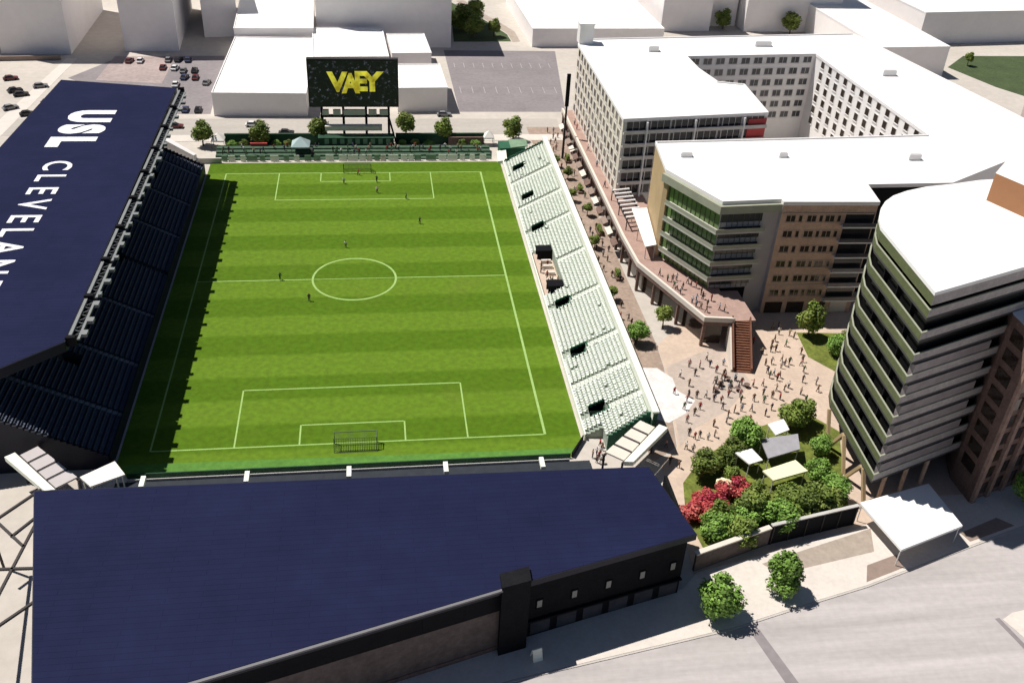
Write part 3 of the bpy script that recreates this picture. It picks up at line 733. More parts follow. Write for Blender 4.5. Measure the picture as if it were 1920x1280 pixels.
def trunk_mesh(h, r, seed=0, reach=1.2):
    rnd = random.Random(seed); q = MB(); q.tube((0,0,0),(0,0,h*.6),r,r*.75); q.tube((0,0,h*.6),(.1,.05,h*1.5),r*.75,r*.3)
    for i in range(5):
        a = i*1.257+rnd.random(); z = h*(.7+.12*i)
        q.tube((0,0,z),(math.cos(a)*reach,math.sin(a)*reach,z+h*.45),r*.42,r*.15,6)
    return q.mesh('trunk', M['bark'])
GR = [M['leaf_a'],M['leaf_b'],M['leaf_c']]; OL = [M['oliv_a'],M['oliv_b'],M['oliv_c']]; RD = [M['redl_a'],M['redl_b'],M['redl_c']]
crG = [crown_mesh('crown', GR, nblob=30, leaves=170, ls=.27, seed=s) for s in (1,2,3)]; crO = [crown_mesh('crown', OL, nblob=24, leaves=140, ls=.29, seed=s) for s in (4,5,6)]
crR = [crown_mesh('crown', RD, R_=2.2, H=2.0, nblob=14, leaves=130, ls=.26, seed=s) for s in (7,8)]
tr = [trunk_mesh(2.4, .2, s) for s in (1,2)]
def tree(name, x, y, label, crowns, s=1.0, h=1.0, group=None, k=0, base=2.0):
    t = thing(name, label, 'tree' if 'shrub' not in name else 'shrub', (x,y,.1), k*1.7, group)
    if base > 1: link('trunk', tr[k % 2], t, scale=(s,s,base/2.2))
    else: link('stem', tr[k % 2], t, scale=(s*.6,s*.6,.3))
    link('crown', crowns[k % len(crowns)], t, (0,0,base), scale=(s,s,s*h))
    return t
tree('street_tree', 52.3, -99.8, 'round bright green street tree on the sidewalk nearest the navy roof', crG, 1.28, 1.25, k=0, base=1.2)
tree('street_tree', 63.6, -96.6, 'round bright green street tree in the middle of the bright sidewalk', crG, 1.22, 1.25, k=1, base=1.2)
tree('street_tree', 112.6, -81.5, 'green street tree at the foot of the brown brick tower by the right picture edge', crG, 1.2, 1.0, k=2, base=2.2)
for i, (x, y, lb) in enumerate(((-42.4,76.2,'olive tree beside the white tent at the far left corner'),(-26.3,76,'round olive tree behind the far terrace between left tent and scoreboard'),(-10.5,78.5,'olive tree touching the left leg of the scoreboard'),(25.2,78.5,'olive tree behind the right half of the far green fence'),(46,79.5,'olive tree behind the green corner box at far right'),(14.6,82.5,'small brownish tree just right of the scoreboard posts'))):
    tree('end_tree', x, y, lb, crO, 1.3, 1.05, 'trees behind the far end', k=i, base=1.8)
G1 = ((59.0,-70.6,.95),(62.6,-69.6,.8),(69.0,-63.6,1.05),(79.4,-58.6,1.05),(82.6,-57.2,.8),(56.4,-85.6,1.0),(60.5,-86.4,1.0),(63.5,-81.6,1.1),(67.4,-83.6,1.05),(72.2,-81.6,1.1),(76.4,-80.2,1.0),(79.5,-77.5,.9),(70.4,-79.0,.8),(66.0,-77.6,.75),(82.0,-66.2,.7),(65.5,-66.2,.75),(58.2,-82.4,.9),(61.6,-84.0,.85),(69.8,-81.8,.95),(74.2,-79.0,.85),(78.6,-73.2,.8),(63.4,-72.4,.6))
GL = ('olive garden tree at the edge of the plaza beside the navy roof corner','small olive garden tree right beside the plaza edge tree','leafy garden tree where the bed meets the tan plaza, north of the white tent','broad garden tree at the top of the garden against the tower','small garden tree touching the tower corner above the tents','leafy garden tree behind the stone wall nearest the navy roof','second garden tree along the stone wall from the navy roof','large garden tree between red shrubs and the stone wall','garden tree behind the joint of stone wall and black wall','garden tree below the pale yellow tent behind the black wall','garden tree at the tower end of the black wall','garden tree between yellow tent and tower columns','small garden tree just below the pale yellow tent','small garden tree between red shrubs and yellow tent','small olive tree between grey tent and tower columns','small garden tree left of the white square tent','garden tree between red shrubs and stone wall, closer to the navy roof','garden tree just inside the stone wall beside the second wall tree','garden tree just inside the black wall between two larger ones','garden tree between the pale yellow tent and the black wall, right half','small garden tree right of the pale yellow tent','smallest garden tree between red shrub row and white tent')
for i, (x, y, s) in enumerate(G1):
    tree('garden_tree', x, y, GL[i], crO if i % 3 != 2 else crG, s*1.18, .95, 'trees in the garden by the tower', k=i, base=1.2 if i > 4 else 1.6)
for i, (x, y, s) in enumerate(((54.6,-79.9,1.0),(57.6,-77.9,1.05),(60.8,-76.3,1.05),(63.8,-74.9,.95),(56.4,-80.4,.9),(59.4,-78.6,.85))):
    tree('red_shrub', x, y, ('crimson shrub touching the navy roof edge','crimson shrub second from the navy roof edge','crimson shrub third from the navy roof edge','smaller crimson shrub at the end of the red row towards the tents','crimson shrub in the front of the red patch nearest the navy roof','crimson shrub in the front of the red patch nearest the wall trees')[i], crR, s*1.22, 1.0, 'red shrubs in the garden', k=i, base=.5)
for i, x in enumerate((-34.5,-31,-22,-19,13,17,21,30.5,34.2)):
    tree('end_shrub', x, 74.6+.5*(i%2), ('dark shrub before the green fence at its left end','dark shrub before the green fence, second from left','dark shrub just right of the dark red banner','dark shrub before the green fence left of the blue tent','dark shrub just right of the green supporters deck','dark shrub before the right green fence, second from the deck','dark shrub before the right green fence, third from the deck','dark shrub in front of the brown kiosk wall','dark shrub at the right end of the brown kiosk wall')[i], crO if i%2 else crG, .6, .75, 'shrubs behind the far terrace', k=i, base=.4)
tree('plaza_tree', 94.9, -28.5, 'tall olive tree in front of the brown brick apartment facade', crO, 1.15, 1.25, k=1, base=2.4)
tree('plaza_tree', 98.5, -36.0, 'low bushy green tree between plaza and tower', crG, 1.1, .8, k=2, base=1.0)
tree('plaza_tree', 102.0, -33.0, 'olive tree behind the bushy tree next to the tower', crO, 1.0, .9, k=3, base=1.0)
for i, (x, y) in enumerate(((54.6,72),(59.6,64),(54.4,46),(59.4,44),(54.8,24),(59.8,20),(54.6,4),(59.6,-2),(55,-20))):
    t = thing('planter', ('low brown planter by the far end of the open stand','low brown planter beside the podium near the banner mast','low brown planter behind the upper part of the open stand','low brown planter below the narrow brick terrace','low brown planter behind the open stand, third from the far end','low brown planter in front of the pergola podium','low brown planter behind the open stand level with the halfway line','low brown planter below the white terrace awning','low brown planter behind the open stand nearest the plaza')[i], 'planter', (x,y,.03), group='planters along the concourse')
    w = MB(); w.box(-.7,.7,-1.8,1.8,0,.6); w.build('box', M['brick_d'], t)
    link('plants', crO[i%3] if i%2 else crG[i%3], t, (0,0,.5), scale=(.32,.75,.4))
tree('concourse_tree', 57.4, -29.0, 'dark green tree on the concourse behind the open stand', crG, .95, .9, k=0, base=1.6)
tree('concourse_tree', 64.5, -23.5, 'olive tree in the shade below the curved terrace', crO, .8, 1.1, k=2, base=1.8)
for i, (x, y) in enumerate(((55.2,60),(57.6,52),(56,38),(58.6,29.5),(57.0,12),(56.0,-12))):
    tree('concourse_tree', x, y, ('small dark tree on the concourse by the banner mast','small dark tree on the concourse, second from the banner mast','small dark tree on the concourse beside the brick podium','small dark tree on the concourse where the podium turns','small dark tree on the concourse level with the halfway line','small dark tree on the concourse opposite the white awning')[i], crO, .6, .8, 'small trees along the concourse', k=i, base=1.5)
for i, (x, y, s) in enumerate(((44,181,1.7),(40,190,2.0),(46,200,1.8),(52,183,1.2),(148,197,1.5),(174,190,1.7),(231,152,.8),(240,117,.7))):
    tree('park_tree', x, y, ('dark park tree beside the tall grey block','large dark park tree behind the tall grey block','dark park tree deep in the shaded lawn','small park tree at the open end of the shaded lawn','dark tree between two pale blocks at the top edge','dark tree in front of the pale block at the top edge','dark tree at the left tip of the east lawn','dark tree on the near edge of the east lawn')[i], crO, s, 1.0, 'trees around the far blocks', k=i, base=2.0)

# ------------------------------------------------------------------ window helper
def window_mesh(w, h, fm, gm, d=.10, cols=1):
    q = MB(); t = .12
    q.box(0, w, -.035, 0, 0, h, 1)
    for (x0,x1,z0,z1) in ((-t,0,-t,h+t),(w,w+t,-t,h+t),(0,w,-t,0),(0,w,h,h+t)): q.box(x0,x1,-d,0,z0,z1,0)
    for c in range(1, cols): q.box(w*c/cols-.05, w*c/cols+.05, -d*.8, -.035, 0, h, 0)
    q.box(-t-.08, w+t+.08, -d-.12, -d, -t-.10, -t, 0)
    return q.mesh('window', [fm, gm])
class Windows:
    """collects window places; the hundred nearest become parts, the rest one part"""
    def __init__(s, root): s.root = root; s.items = []
    def row(s, p0, p1, us, zs, me, skip=None):
        u, l = unit(p0, p1); rz = math.atan2(u[1], u[0])
        for z in zs:
            for a in us:
                if skip and skip(a, z): continue
                x, y = p0[0]+u[0]*a, p0[1]+u[1]*a
                s.items.append((math.hypot(x-5.4, y+190), x, y, z, rz, me))
    def finish(s, limit=100):
        s.items.sort(key=lambda t: t[0])
        for (_, x, y, z, rz, me) in s.items[:limit]: link('window', me, s.root, (x,y,z), rz)
        rest = s.items[limit:]
        if rest:
            bm = bmesh.new(); mats = []
            for (_, x, y, z, rz, me) in rest:
                for mm in me.materials:
                    if mm not in mats: mats.append(mm)
                n0 = len(bm.faces); bm.from_mesh(me); bm.faces.ensure_lookup_table()
                T = Matrix.Translation((x,y,z)) @ Matrix.Rotation(rz, 4, 'Z')
                fs = bm.faces[n0:]; vs = list({v for f in fs for v in f.verts})
                bmesh.ops.transform(bm, matrix=T, verts=vs)
                for f in fs: f.material_index = mats.index(me.materials[f.material_index])
            me = bpy.data.meshes.new('windows'); bm.to_mesh(me); bm.free()
            for mm in mats: me.materials.append(mm)
            o = link('windows', me, s.root); o['kind'] = 'stuff'

# ------------------------------------------------------------------ apartment building round a court
H = 26.5
ap = thing('apartment_building', 'large white roofed apartment building wrapped round a square courtyard', 'building')
AP = [(74.8,-18.4),(87.6,-17.6),(87.6,-18.9),(107.9,-19.5),(109.1,-11),(128.8,-10.6),(155.3,5),(168.7,27),(154.9,99.6),(68,91),(64.6,86),(64.6,27),(102.3,31.4),(103.1,52.1),(96.4,54.1),(94.3,65),(94,75.5),(134.1,78.8),(137.2,16.5),(101.5,14.5),(68.9,12.9),(67.3,-2.5)]
#       0grey       1side        2brown        3side       4dark       5white      6white     7white     8white    9beige  10beige   11NWsouth   12          13         14        15        16courtN      17courtE     18         19         20tan       21green
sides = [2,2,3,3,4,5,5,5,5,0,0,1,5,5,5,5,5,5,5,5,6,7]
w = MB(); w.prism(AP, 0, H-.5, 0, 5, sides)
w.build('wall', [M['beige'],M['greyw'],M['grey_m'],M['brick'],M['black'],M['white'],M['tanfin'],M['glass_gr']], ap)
w = MB(); w.prism(offset(AP, -.10), H-.5, H); rf = w.build('roof', M['white_roof'], ap)
w = MB(); w.ring(offset(AP, -.16), .35, H-.42, H+.35); w.build('parapet', M['white'], rf)
for x, y, a, c, h in ((72.4,4.5,2.6,1.6,1.0),(125,62-60,3,2,1.4),(146,60,4,3,1.6),(84,80,3,2,1.5),(118,86,5,2,1.4),(95,4,2,2,1.1)):
    w = MB(); w.box(x,x+a,y,y+c,H,H+h); w.box(x+.2,x+a-.2,y+.2,y+c-.2,H+h,H+h+.15); w.build('roof_unit', M['white'], rf)
w = MB(); w.box(64.9,69,86.5,90.2,H,H+5.5); w.box(64.7,69.2,86.3,90.4,H+5.5,H+5.9); w.build('stair_tower', M['white'], ap)
W = Windows(ap)
fl = [6.9+3.3*k for k in range(6)]
wm = window_mesh(1.9, 2.05, M['frame'], M['glass_br'])
for j, z in enumerate(fl): W.row((64.6,86),(64.6,27), [1.2+.9*(j%2)+4.1*i for i in range(14)], [z+.6], wm)
wb = window_mesh(4.9, 2.35, M['greyw'], M['glass'], .18, 3)
us = [.9, 7.2, 13.5, 19.8, 26.1, 32.2]
W.row((64.6,27),(102.3,31.4), us, [z+.35 for z in fl], wb)
wsm = window_mesh(.8, 2.2, M['greyw'], M['glass'], .14)
W.row((64.6,27),(102.3,31.4), [6.2, 12.5, 18.8, 25.1], [z+.4 for z in fl], wsm)
wc = window_mesh(2.5, 1.75, M['frame_w'], M['glass_gy'], .1, 2)
W.row((94,75.5),(134.1,78.8), [1.5+3.9*i for i in range(10)], [z+.9 for z in fl], wc)
wd = window_mesh(2.0, 2.0, M['frame_w'], M['glass_br'], .1)
W.row((134.1,78.8),(137.2,16.5), [4.5+4.75*i for i in range(12)], [z+.8 for z in fl], wd)
W.row((103.1,52.1),(96.4,54.1), [.8], [z+.8 for z in fl], wd)
wbr = window_mesh(1.9, 1.35, M['frame_b'], M['glass_br'], .12, 2); wbs = window_mesh(.7, 1.35, M['frame_b'], M['glass_br'], .12)
bz = [3.6+3.55*k for k in range(6)]
W.row((87.6,-18.9),(107.9,-19.5), [1.2, 5.7, 9.6], [z+1.0 for z in bz], wbr)
W.row((87.6,-18.9),(107.9,-19.5), [3.9, 8.3, 12.2], [z+1.0 for z in bz], wbs)
# storeys of slab on the light south face of the north block
u, l = unit((64.6,27),(102.3,31.4))
for z in fl[1:]:
    w = MB(); w.lbox((64.6,27), u, .1, l-.1, .02, .9, z-.35, z-.02); w.lbox((64.6,27), u, .1, l-.1, .84, .9, z-.02, z+.55)
    w.build('balcony', M['slab'], ap)
for a in (6.0, 18.6, 31.6): w = MB(); w.lbox((64.6,27), u, a-.2, a+.2, .06, .95, 6.5, H-.6); w.build('pilaster', M['frame_w'], ap)
w = MB(); w.lbox((64.6,27), u, l-5, l-.1, .02, .25, H-8, H-1.2); w.build('red_panel', M['red_panel'], ap)
# green glass corner with wrap-round slabs
e1, l1 = unit((67.3,-2.5),(74.8,-18.4)); e2, l2 = unit((74.8,-18.4),(87.6,-17.6))
w = MB()
for k in range(12): w.lbox((67.3,-2.5), e1, .5+1.42*k, .58+1.42*k, .02, .14, 6.5, H-1.8)
for k in range(8): w.lbox((74.8,-18.4), e2, .4+1.2*k, .46+1.2*k, .02, .12, 6.5, H-1.8)
w.build('mullion', M['band_gr'], ap)
w = MB()
for k in range(5):
    z = 6.9+3.7*k; w.lbox((74.8,-18.4), e2, .2, 9.3, .01, .06, z+.3, z+2.9)
w.build('glazing', M['glass_gy'], ap)
w = MB(); w.lbox((67.3,-2.5), e1, .2, 1.6, .02, .5, 5.9, H-2.2); w.build('tan_fin', M['tanfin'], ap)
def wrap_poly(s0, s1, d0, d1):
    n1 = (e1[1], -e1[0]); n2 = (e2[1], -e2[0])
    a = lambda s, d: (67.3+e1[0]*s+n1[0]*d, -2.5+e1[1]*s+n1[1]*d)
    c = lambda s, d: (74.8+e2[0]*s+n2[0]*d, -18.4+e2[1]*s+n2[1]*d)
    bx, by = n1[0]+n2[0], n1[1]+n2[1]; k = 1+n1[0]*n2[0]+n1[1]*n2[1]
    m_ = lambda d: (74.8+bx*d/k, -18.4+by*d/k)
    return [a(s0,d1), m_(d1), c(s1,d1), c(s1,d0), m_(d0), a(s0,d0)]
for k in range(5):
    z = 9.0+3.7*k
    if k == 4: continue
    w = MB(); w.prism(wrap_poly(2.6,9.6,.03,1.7), z, z+.32); sl = w.build('balcony', M['slab'], ap)
    w = MB(); w.prism(wrap_poly(2.6,9.6,1.6,1.68), z+.32, z+1.15); w.build('rail', M['rail_gr'], sl)
w = MB(); w.prism(wrap_poly(-.1,12.9,.03,1.0), H-2.2, H-.45); w.build('cornice', M['rail_gr'], ap)
w = MB(); w.lbox((74.8,-18.4), e2, .6, 8.6, .06, .12, .2, 6.3); w.build('glazing', M['black'], ap)
# dark balconies at the east end of the brick facade
ub, lb_ = unit((87.6,-18.9),(107.9,-19.5))
for k, z in enumerate(bz):
    w = MB(); w.lbox((87.6,-18.9), ub, 13.9, 20.1, .02, .06, z+.5, z+3.0); w.build('glazing', M['glass'], ap)
    w = MB(); w.lbox((87.6,-18.9), ub, 13.2, 20.6, .06, 1.3, z-.05, z+.28); sl = w.build('balcony', M['frame_w'], ap)
    w = MB(); w.lbox((87.6,-18.9), ub, 13.2, 20.6, 1.22, 1.28, z+.28, z+1.1); w.build('rail', M['glass_gy'], sl)
w = MB(); w.lbox((87.6,-18.9), ub, .3, lb_-.4, .02, .16, H-2.5, H-2.2); w.lbox((87.6,-18.9), ub, .3, 13, .02, .1, 7.0, 7.3); w.build('brick_course', M['frame_b'], ap)
for k in range(4):
    w = MB(); w.lbox((87.6,-18.9), ub, .8+4.9*k, 4.6+4.9*k, .02, .1, .2, 2.9); w.build('shopfront', M['cream'] if k == 3 else M['glass_br'], ap)
W.finish(100)
# podium with terrace
PD = [(61.5,87),(61.5,5),(62.0,-8),(64.2,-14),(70.4,-31),(76.4,-31.8),(78,-10),(72,10),(72,87)]
w = MB(); w.prism(PD, 5.3, 6.5, 0, 1); pod = w.build('podium', [M['brick_d'], M['pinkbrk']], ap)
PDi = offset(PD, 1.6)
w = MB(); w.prism(PDi, 0, 5.3); w.build('shopfront', M['glass_br'], pod)
w = MB()
edge = PD[:6]; inn = offset(PD, .45)[:6]; out = offset(PD, -.12)[:6]
for i in range(5):
    a, c, d, e = out[i], out[i+1], inn[i+1], inn[i]
    w.hexa([(*a,6.2),(*c,6.2),(*d,6.2),(*e,6.2),(*a,7.25),(*c,7.25),(*d,7.25),(*e,7.25)])
w.build('cornice', M['cream'], pod)
ins = offset(PD, .5)
for i in range(5):
    u_, l_ = unit(ins[i], ins[i+1]); n = max(1, int(l_/6))
    for k in range(n): 
        p = (ins[i][0]+u_[0]*l_*k/n, ins[i][1]+u_[1]*l_*k/n); w = MB(); w.box(p[0]-.3,p[0]+.3,p[1]-.3,p[1]+.3,0,5.3); w.build('column', M['brick_d'], pod)
for i in range(14):
    aw = MB()
    y = 84-i*5.6; aw.hexa([(60.2,y-3.6,2.9),(61.45,y-3.6,3.5),(61.45,y,3.5),(60.2,y,2.9),(60.2,y-3.6,3.0),(61.45,y-3.6,3.6),(61.45,y,3.6),(60.2,y,3.0)]); aw.build('awning', [M['cream'], M['brick_d'], M['pave_brn']][i % 3], pod)
# stair from terrace to plaza
t = thing('terrace_stair', 'brown timber sided stair running down from the terrace to the plaza', 'stair')
w = MB()
p0, p1 = Vector((78.2,-31.0)), Vector((76.3,-40.6)); dv = p1-p0; nv = Vector((dv.y,-dv.x)).normalized()
for k in range(20):
    a = p0+dv*k/20; c = p0+dv*(k+1)/20; z = 6.2*(1-k/20)
    q = [a-nv*1.6, a+nv*1.6, c+nv*1.6, c-nv*1.6]
    w.hexa([(*x, max(0,z-.7)) for x in q]+[(*x, z) for x in q])
w.build('flight', M['wood'], t)
for s in (-1, 1):
    w = MB(); q = [p0+nv*s*1.63, p0+nv*s*1.93, p1+nv*s*1.93, p1+nv*s*1.63]
    w.hexa([(*q[0],4.2),(*q[1],4.2),(*q[2],0),(*q[3],0),(*q[0],7.2),(*q[1],7.2),(*q[2],1.2),(*q[3],1.2)]); w.build('cheek_wall', M['wood'], t)
w = MB(); w.hexa([(*(p0+nv*2.0),0),(*(p0+nv*2.3),0),(*(p1+nv*2.3),0),(*(p1+nv*2.0),0),(*(p0+nv*2.0),6.4),(*(p0+nv*2.3),6.4),(*(p1+nv*2.3),.6),(*(p1+nv*2.0),.6)]); w.build('side_wall', M['cream'], t)
w = MB(); w.box(76.5,81.3,-31.2,-19.4,5.9,6.25); w.build('landing', M['pinkbrk'], t)
# terrace pergola and awning
t = thing('pergola', 'slatted dark and white pergola on the podium terrace', 'pergola', (65.2,16.5,6.5))
for k in range(8):
    w = MB(); w.bar((-2.2,-7.5+2.1*k,3.2),(2.2,-6.6+2.1*k,3.2),.55,.3); w.build('slat', M['frame_w'], t)
for x in (-2,2):
    w = MB(); w.bar((x,-8,2.9),(x,8.5,2.9),.2,.3); w.build('beam', M['black'], t)
    for y in (-7.8,0,8.2): w = MB(); w.tube((x,y,0),(x,y,2.9),.12); w.build('post', M['black'], t)
t = thing('terrace_awning', 'large white awning over the podium terrace beside the green glass corner', 'awning', (65.9,4.0,6.5))
w = MB(); w.hexa([(-1.9,-9.5,3.1),(.6,-9.5,3.6),(2.6,7.6,4.2),(-.8,8.5,3.6),(-1.9,-9.5,3.25),(.6,-9.5,3.75),(2.6,7.6,4.35),(-.8,8.5,3.75)]); w.build('canopy', M['tent_w'], t)
for x, y, h in ((-1.6,-9.2,3.1),(.4,-9.2,3.5),(-.6,8,3.6),(-1.3,-.5,3.3)): w = MB(); w.tube((x,y,0),(x,y,h),.1); w.build('post', M['frame'], t)

# ------------------------------------------------------------------ the tower
tw = thing('apartment_tower', 'tall apartment tower with wrap-round balconies and white roof on the right', 'tower')
TP = [(84.0,-80.0),(101.7,-73.4),(124,-65.1),(122,-41.5),(112,-42.5),(105.9,-44),(100.5,-45),(96.1,-46.6),(92.8,-48.4),(90.3,-50.6),(88.3,-53.2),(86.4,-56.6),(85.3,-59.7)]
TI = offset(TP, 1.0)
w = MB(); w.prism(TI, 6, 41.4); w.build('wall', M['tw_glass'], tw)
core = offset(TP, 5.0)
w = MB(); w.prism(core, 0, 6); w.build('lobby', M['glass_br'], tw)
w = MB(); w.prism(offset(TP, -.05), 41.4, 42.0); rf = w.build('roof', M['white_roof'], tw)
pent = [(107.9,-51.4),(116.2,-58),(124,-52),(118.5,-41.8),(116.4,-41.8)]
w = MB(); w.prism([(108.6,-50.6),(113.0,-60.3),(123.6,-57),(120.5,-42.5),(116.2,-42.8)], 42.0, 47.0, 0, 1); w.build('penthouse', [M['terra'], M['white_roof']], tw)
nf = 9; fh = (41.4-6)/nf
def wr(mb, poly, t, z0, z1):
    inn = offset(poly, t); k = len(poly)
    for i in range(k):
        j = (i+1) % k; a, b_, c, d = poly[i], poly[j], inn[j], inn[i]
        mb.hexa([(*a,z0),(*b_,z0),(*c,z0),(*d,z0),(*a,z1),(*b_,z1),(*c,z1),(*d,z1)], 1 if i < 4 else 0)
for k in range(nf):
    z = 6+fh*k
    w = MB(); w.prism(TP, z-.25, z+.12); sl = w.build('balcony', M['tw_slab'], tw)
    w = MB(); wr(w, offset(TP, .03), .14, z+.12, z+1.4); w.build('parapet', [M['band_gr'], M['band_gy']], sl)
    w = MB(); w.ring(offset(TP, -.02), .26, z+1.4, z+1.52); w.build('rail', M['rail_gr'], sl)
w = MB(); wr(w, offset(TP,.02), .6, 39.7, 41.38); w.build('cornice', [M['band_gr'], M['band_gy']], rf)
# glazed bays breaking the south balconies (enclosed lower storeys)
us_, ls_ = unit((84.0,-80.0),(101.7,-73.4))
for k in range(nf-3):
    z = 6+fh*k
    w = MB(); w.lbox((84.0,-80.0), us_, 1.2, 18.2, -.98, -.12, z+.12, z+fh-.75); w.build('glazed_bay', M['bay'], tw)
w = MB()
uw, lw = unit((85.3,-59.7),(84.0,-80.0))
for k in range(nf):
    z = 6+fh*k
    for a in (4.5, 9.6, 14.8): w = MB(); w.lbox((85.3,-59.7), uw, a-.1, a+.1, -1.02, -.3, z+.12, z+fh-.25); w.build('divider', M['dark'], tw)
# brick wing with piers
BW = [(103.0,-79.9),(128,-70.6),(124.5,-61),(105,-68.2),(103.0,-73.6)]
w = MB(); w.prism(BW, 0, 33.5, 0, 1); bw = w.build('brick_wing', [M['brick_d'], M['white_roof']], tw)
ubw, lbw = unit(BW[0], BW[1])
for k in range(8):
    w = MB(); w.lbox(BW[0], ubw, .1+3.6*k, 1.0+3.6*k, .01, .55, 0, 33.0); w.build('pier', M['pier'], bw)
for k in range(7):
    for j in range(9):
        if k > 4: continue
        w = MB(); w.lbox(BW[0], ubw, 1.25+3.6*k, 3.45+3.6*k, .01, .1, 1.2+3.55*j, 3.5+3.55*j); w.build('window', M['glass_br'], bw)
uwb, lwb = unit(BW[4], BW[0])
for j in range(8):
    w = MB(); w.lbox(BW[4], uwb, 1.2, 4.6, .01, .1, 4.8+3.55*j, 7.0+3.55*j); w.build('window', M['glass_br'], bw)
# splayed columns under the west side
for (x0,y0,x1,y1) in ((84.8,-63.4,85.0,-60.4),(84.6,-64.0,84.7,-67.4),(84.4,-71.2,84.6,-67.8),(84.2,-72.2,84.2,-75.8),(84.6,-79.0,84.3,-76.4)):
    w = MB(); w.bar((x0,y0,0),(x1,y1,5.75),.55,.55); w.build('column', M['tanfin'], tw)
for a in (4, 9, 14):
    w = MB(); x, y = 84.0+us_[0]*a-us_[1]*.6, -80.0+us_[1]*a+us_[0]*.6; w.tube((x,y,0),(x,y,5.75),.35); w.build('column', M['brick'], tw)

# ------------------------------------------------------------------ garden walls, canopies
t = thing('garden_wall', 'grey brown stone garden wall with pale cap next to the navy roofed stand', 'wall')
gu, gl = unit((51.6,-91.2),(65.0,-86.7))
w = MB(); w.lbox((51.6,-91.2), gu, 0, gl, -.4, 0, 0, 3.5); w.build('wall', M['stone'], t)
w = MB(); w.lbox((51.6,-91.2), gu, -.1, gl, -.75, .1, 3.5, 3.75); w.build('cap', M['cream'], t)
t = thing('garden_screen', 'black glazed garden screen with pale cap between stone wall and white canopy', 'wall')
gu, gl = unit((65.05,-86.68),(80.9,-83.4))
w = MB(); w.lbox((65.05,-86.68), gu, .02, gl, -.3, 0, 0, 4.0); w.build('panel', M['black'], t)
w = MB(); w.lbox((65.05,-86.68), gu, .02, gl, -.5, .1, 4.0, 4.2); w.build('cap', M['slab'], t)
for k in range(6): w = MB(); w.lbox((65.05,-86.68), gu, .3+3.1*k, .45+3.1*k, 0, .12, 0, 4.0); w.build('post', M['steel'], t)
def flat_canopy(name, poly, z, m, label, group=None, th=.25, cat='canopy'):
    t = thing(name, label, cat, group=group)
    w = MB(); w.prism(poly, z-th, z); w.build('canopy_top', M[m], t)
    w = MB(); w.ring(offset(poly, .12), .2, z-th-.18, z-th-.003); w.build('edge_beam', M['steel'], t)
    for p in offset(poly, .3): w = MB(); w.tube((*p,0),(*p,z-th-.02),.09); w.build('post', M['frame_w'], t)
flat_canopy('entrance_canopy', [(83.4,-93.1),(95.8,-88.9),(95.1,-79.0),(81.4,-82.5)], 4.0, 'white_roof', 'broad white entrance canopy on posts at the foot of the tower by the street', th=.45)
flat_canopy('garden_tent', [(73.8,-60.7),(74.2,-63.8),(77.2,-62.5),(77.3,-59.4)], 3.2, 'tent_w', 'white square garden canopy furthest from the street', 'canopies in the garden')
flat_canopy('garden_tent', [(70.8,-65.0),(70.4,-70.2),(76.9,-68.2),(78.1,-64.1)], 3.5, 'tent_g', 'mottled grey garden canopy, largest of the four', 'canopies in the garden')
flat_canopy('garden_tent', [(65.3,-68.0),(66.8,-71.1),(69.5,-70.2),(68.6,-67.1)], 3.2, 'tent_w', 'white square garden canopy left of the grey one', 'canopies in the garden')
flat_canopy('garden_tent', [(68.5,-72.9),(69.5,-75.4),(76.3,-73.5),(75.2,-70.6)], 3.2, 'tent_y', 'pale yellow garden canopy nearest the street', 'canopies in the garden')
# A-frame board by the corner pier
t = thing('folding_sign', 'white folding board standing on the sidewalk at the dark corner pier', 'sign board', (25.2,-104.9,.13), R(15))
for s in (-1, 1):
    w = MB(); w.hexa([(-.7,s*.6-.04,0),(.7,s*.6-.04,0),(.7,s*.6+.04,0),(-.7,s*.6+.04,0),(-.7,s*.05-.04,1.9),(.7,s*.05-.04,1.9),(.7,s*.05+.04,1.9),(-.7,s*.05+.04,1.9)]); w.build('panel', M['parapet'], t)
# tables and parasols on the plaza
tb = MB(); tb.tube((0,0,.70),(0,0,.75),.6,.6,12); tb.tube((0,0,0),(0,0,.70),.05); tb.tube((0,0,0),(0,0,.04),.3,.3,10); tbm = tb.mesh('cafe_table', M['brick_d'])
for i, (x, y) in enumerate(((72.5,-43),(70.6,-44.6),(73.4,-46.4),(75.6,-45.4),(69.0,-46.4))):
    link('cafe_table', tbm, None, (x,y,.05), label='small round dark cafe table among the seated group beside the terrace stair', cat='table', group='cafe tables on the plaza')
def parasol(x, y, m, label, z=0):
    t = thing('parasol', label, 'parasol', (x,y,z)); w = MB(); k = 8
    for i in range(k):
        a, c = 2*math.pi*i/k, 2*math.pi*(i+1)/k
        w.v += [(1.6*math.cos(a),1.6*math.sin(a),2.3),(1.6*math.cos(c),1.6*math.sin(c),2.3),(0,0,2.95)]; n = len(w.v); w.f.append((n-3,n-2,n-1)); w.m.append(0)
    w.build('canopy', M[m], t); w = MB(); w.tube((0,0,0),(0,0,2.9),.04); w.build('pole', M['frame_w'], t)
parasol(61.5,-74.6,'tent_y','cream parasol between the red shrubs and the plaza trees')

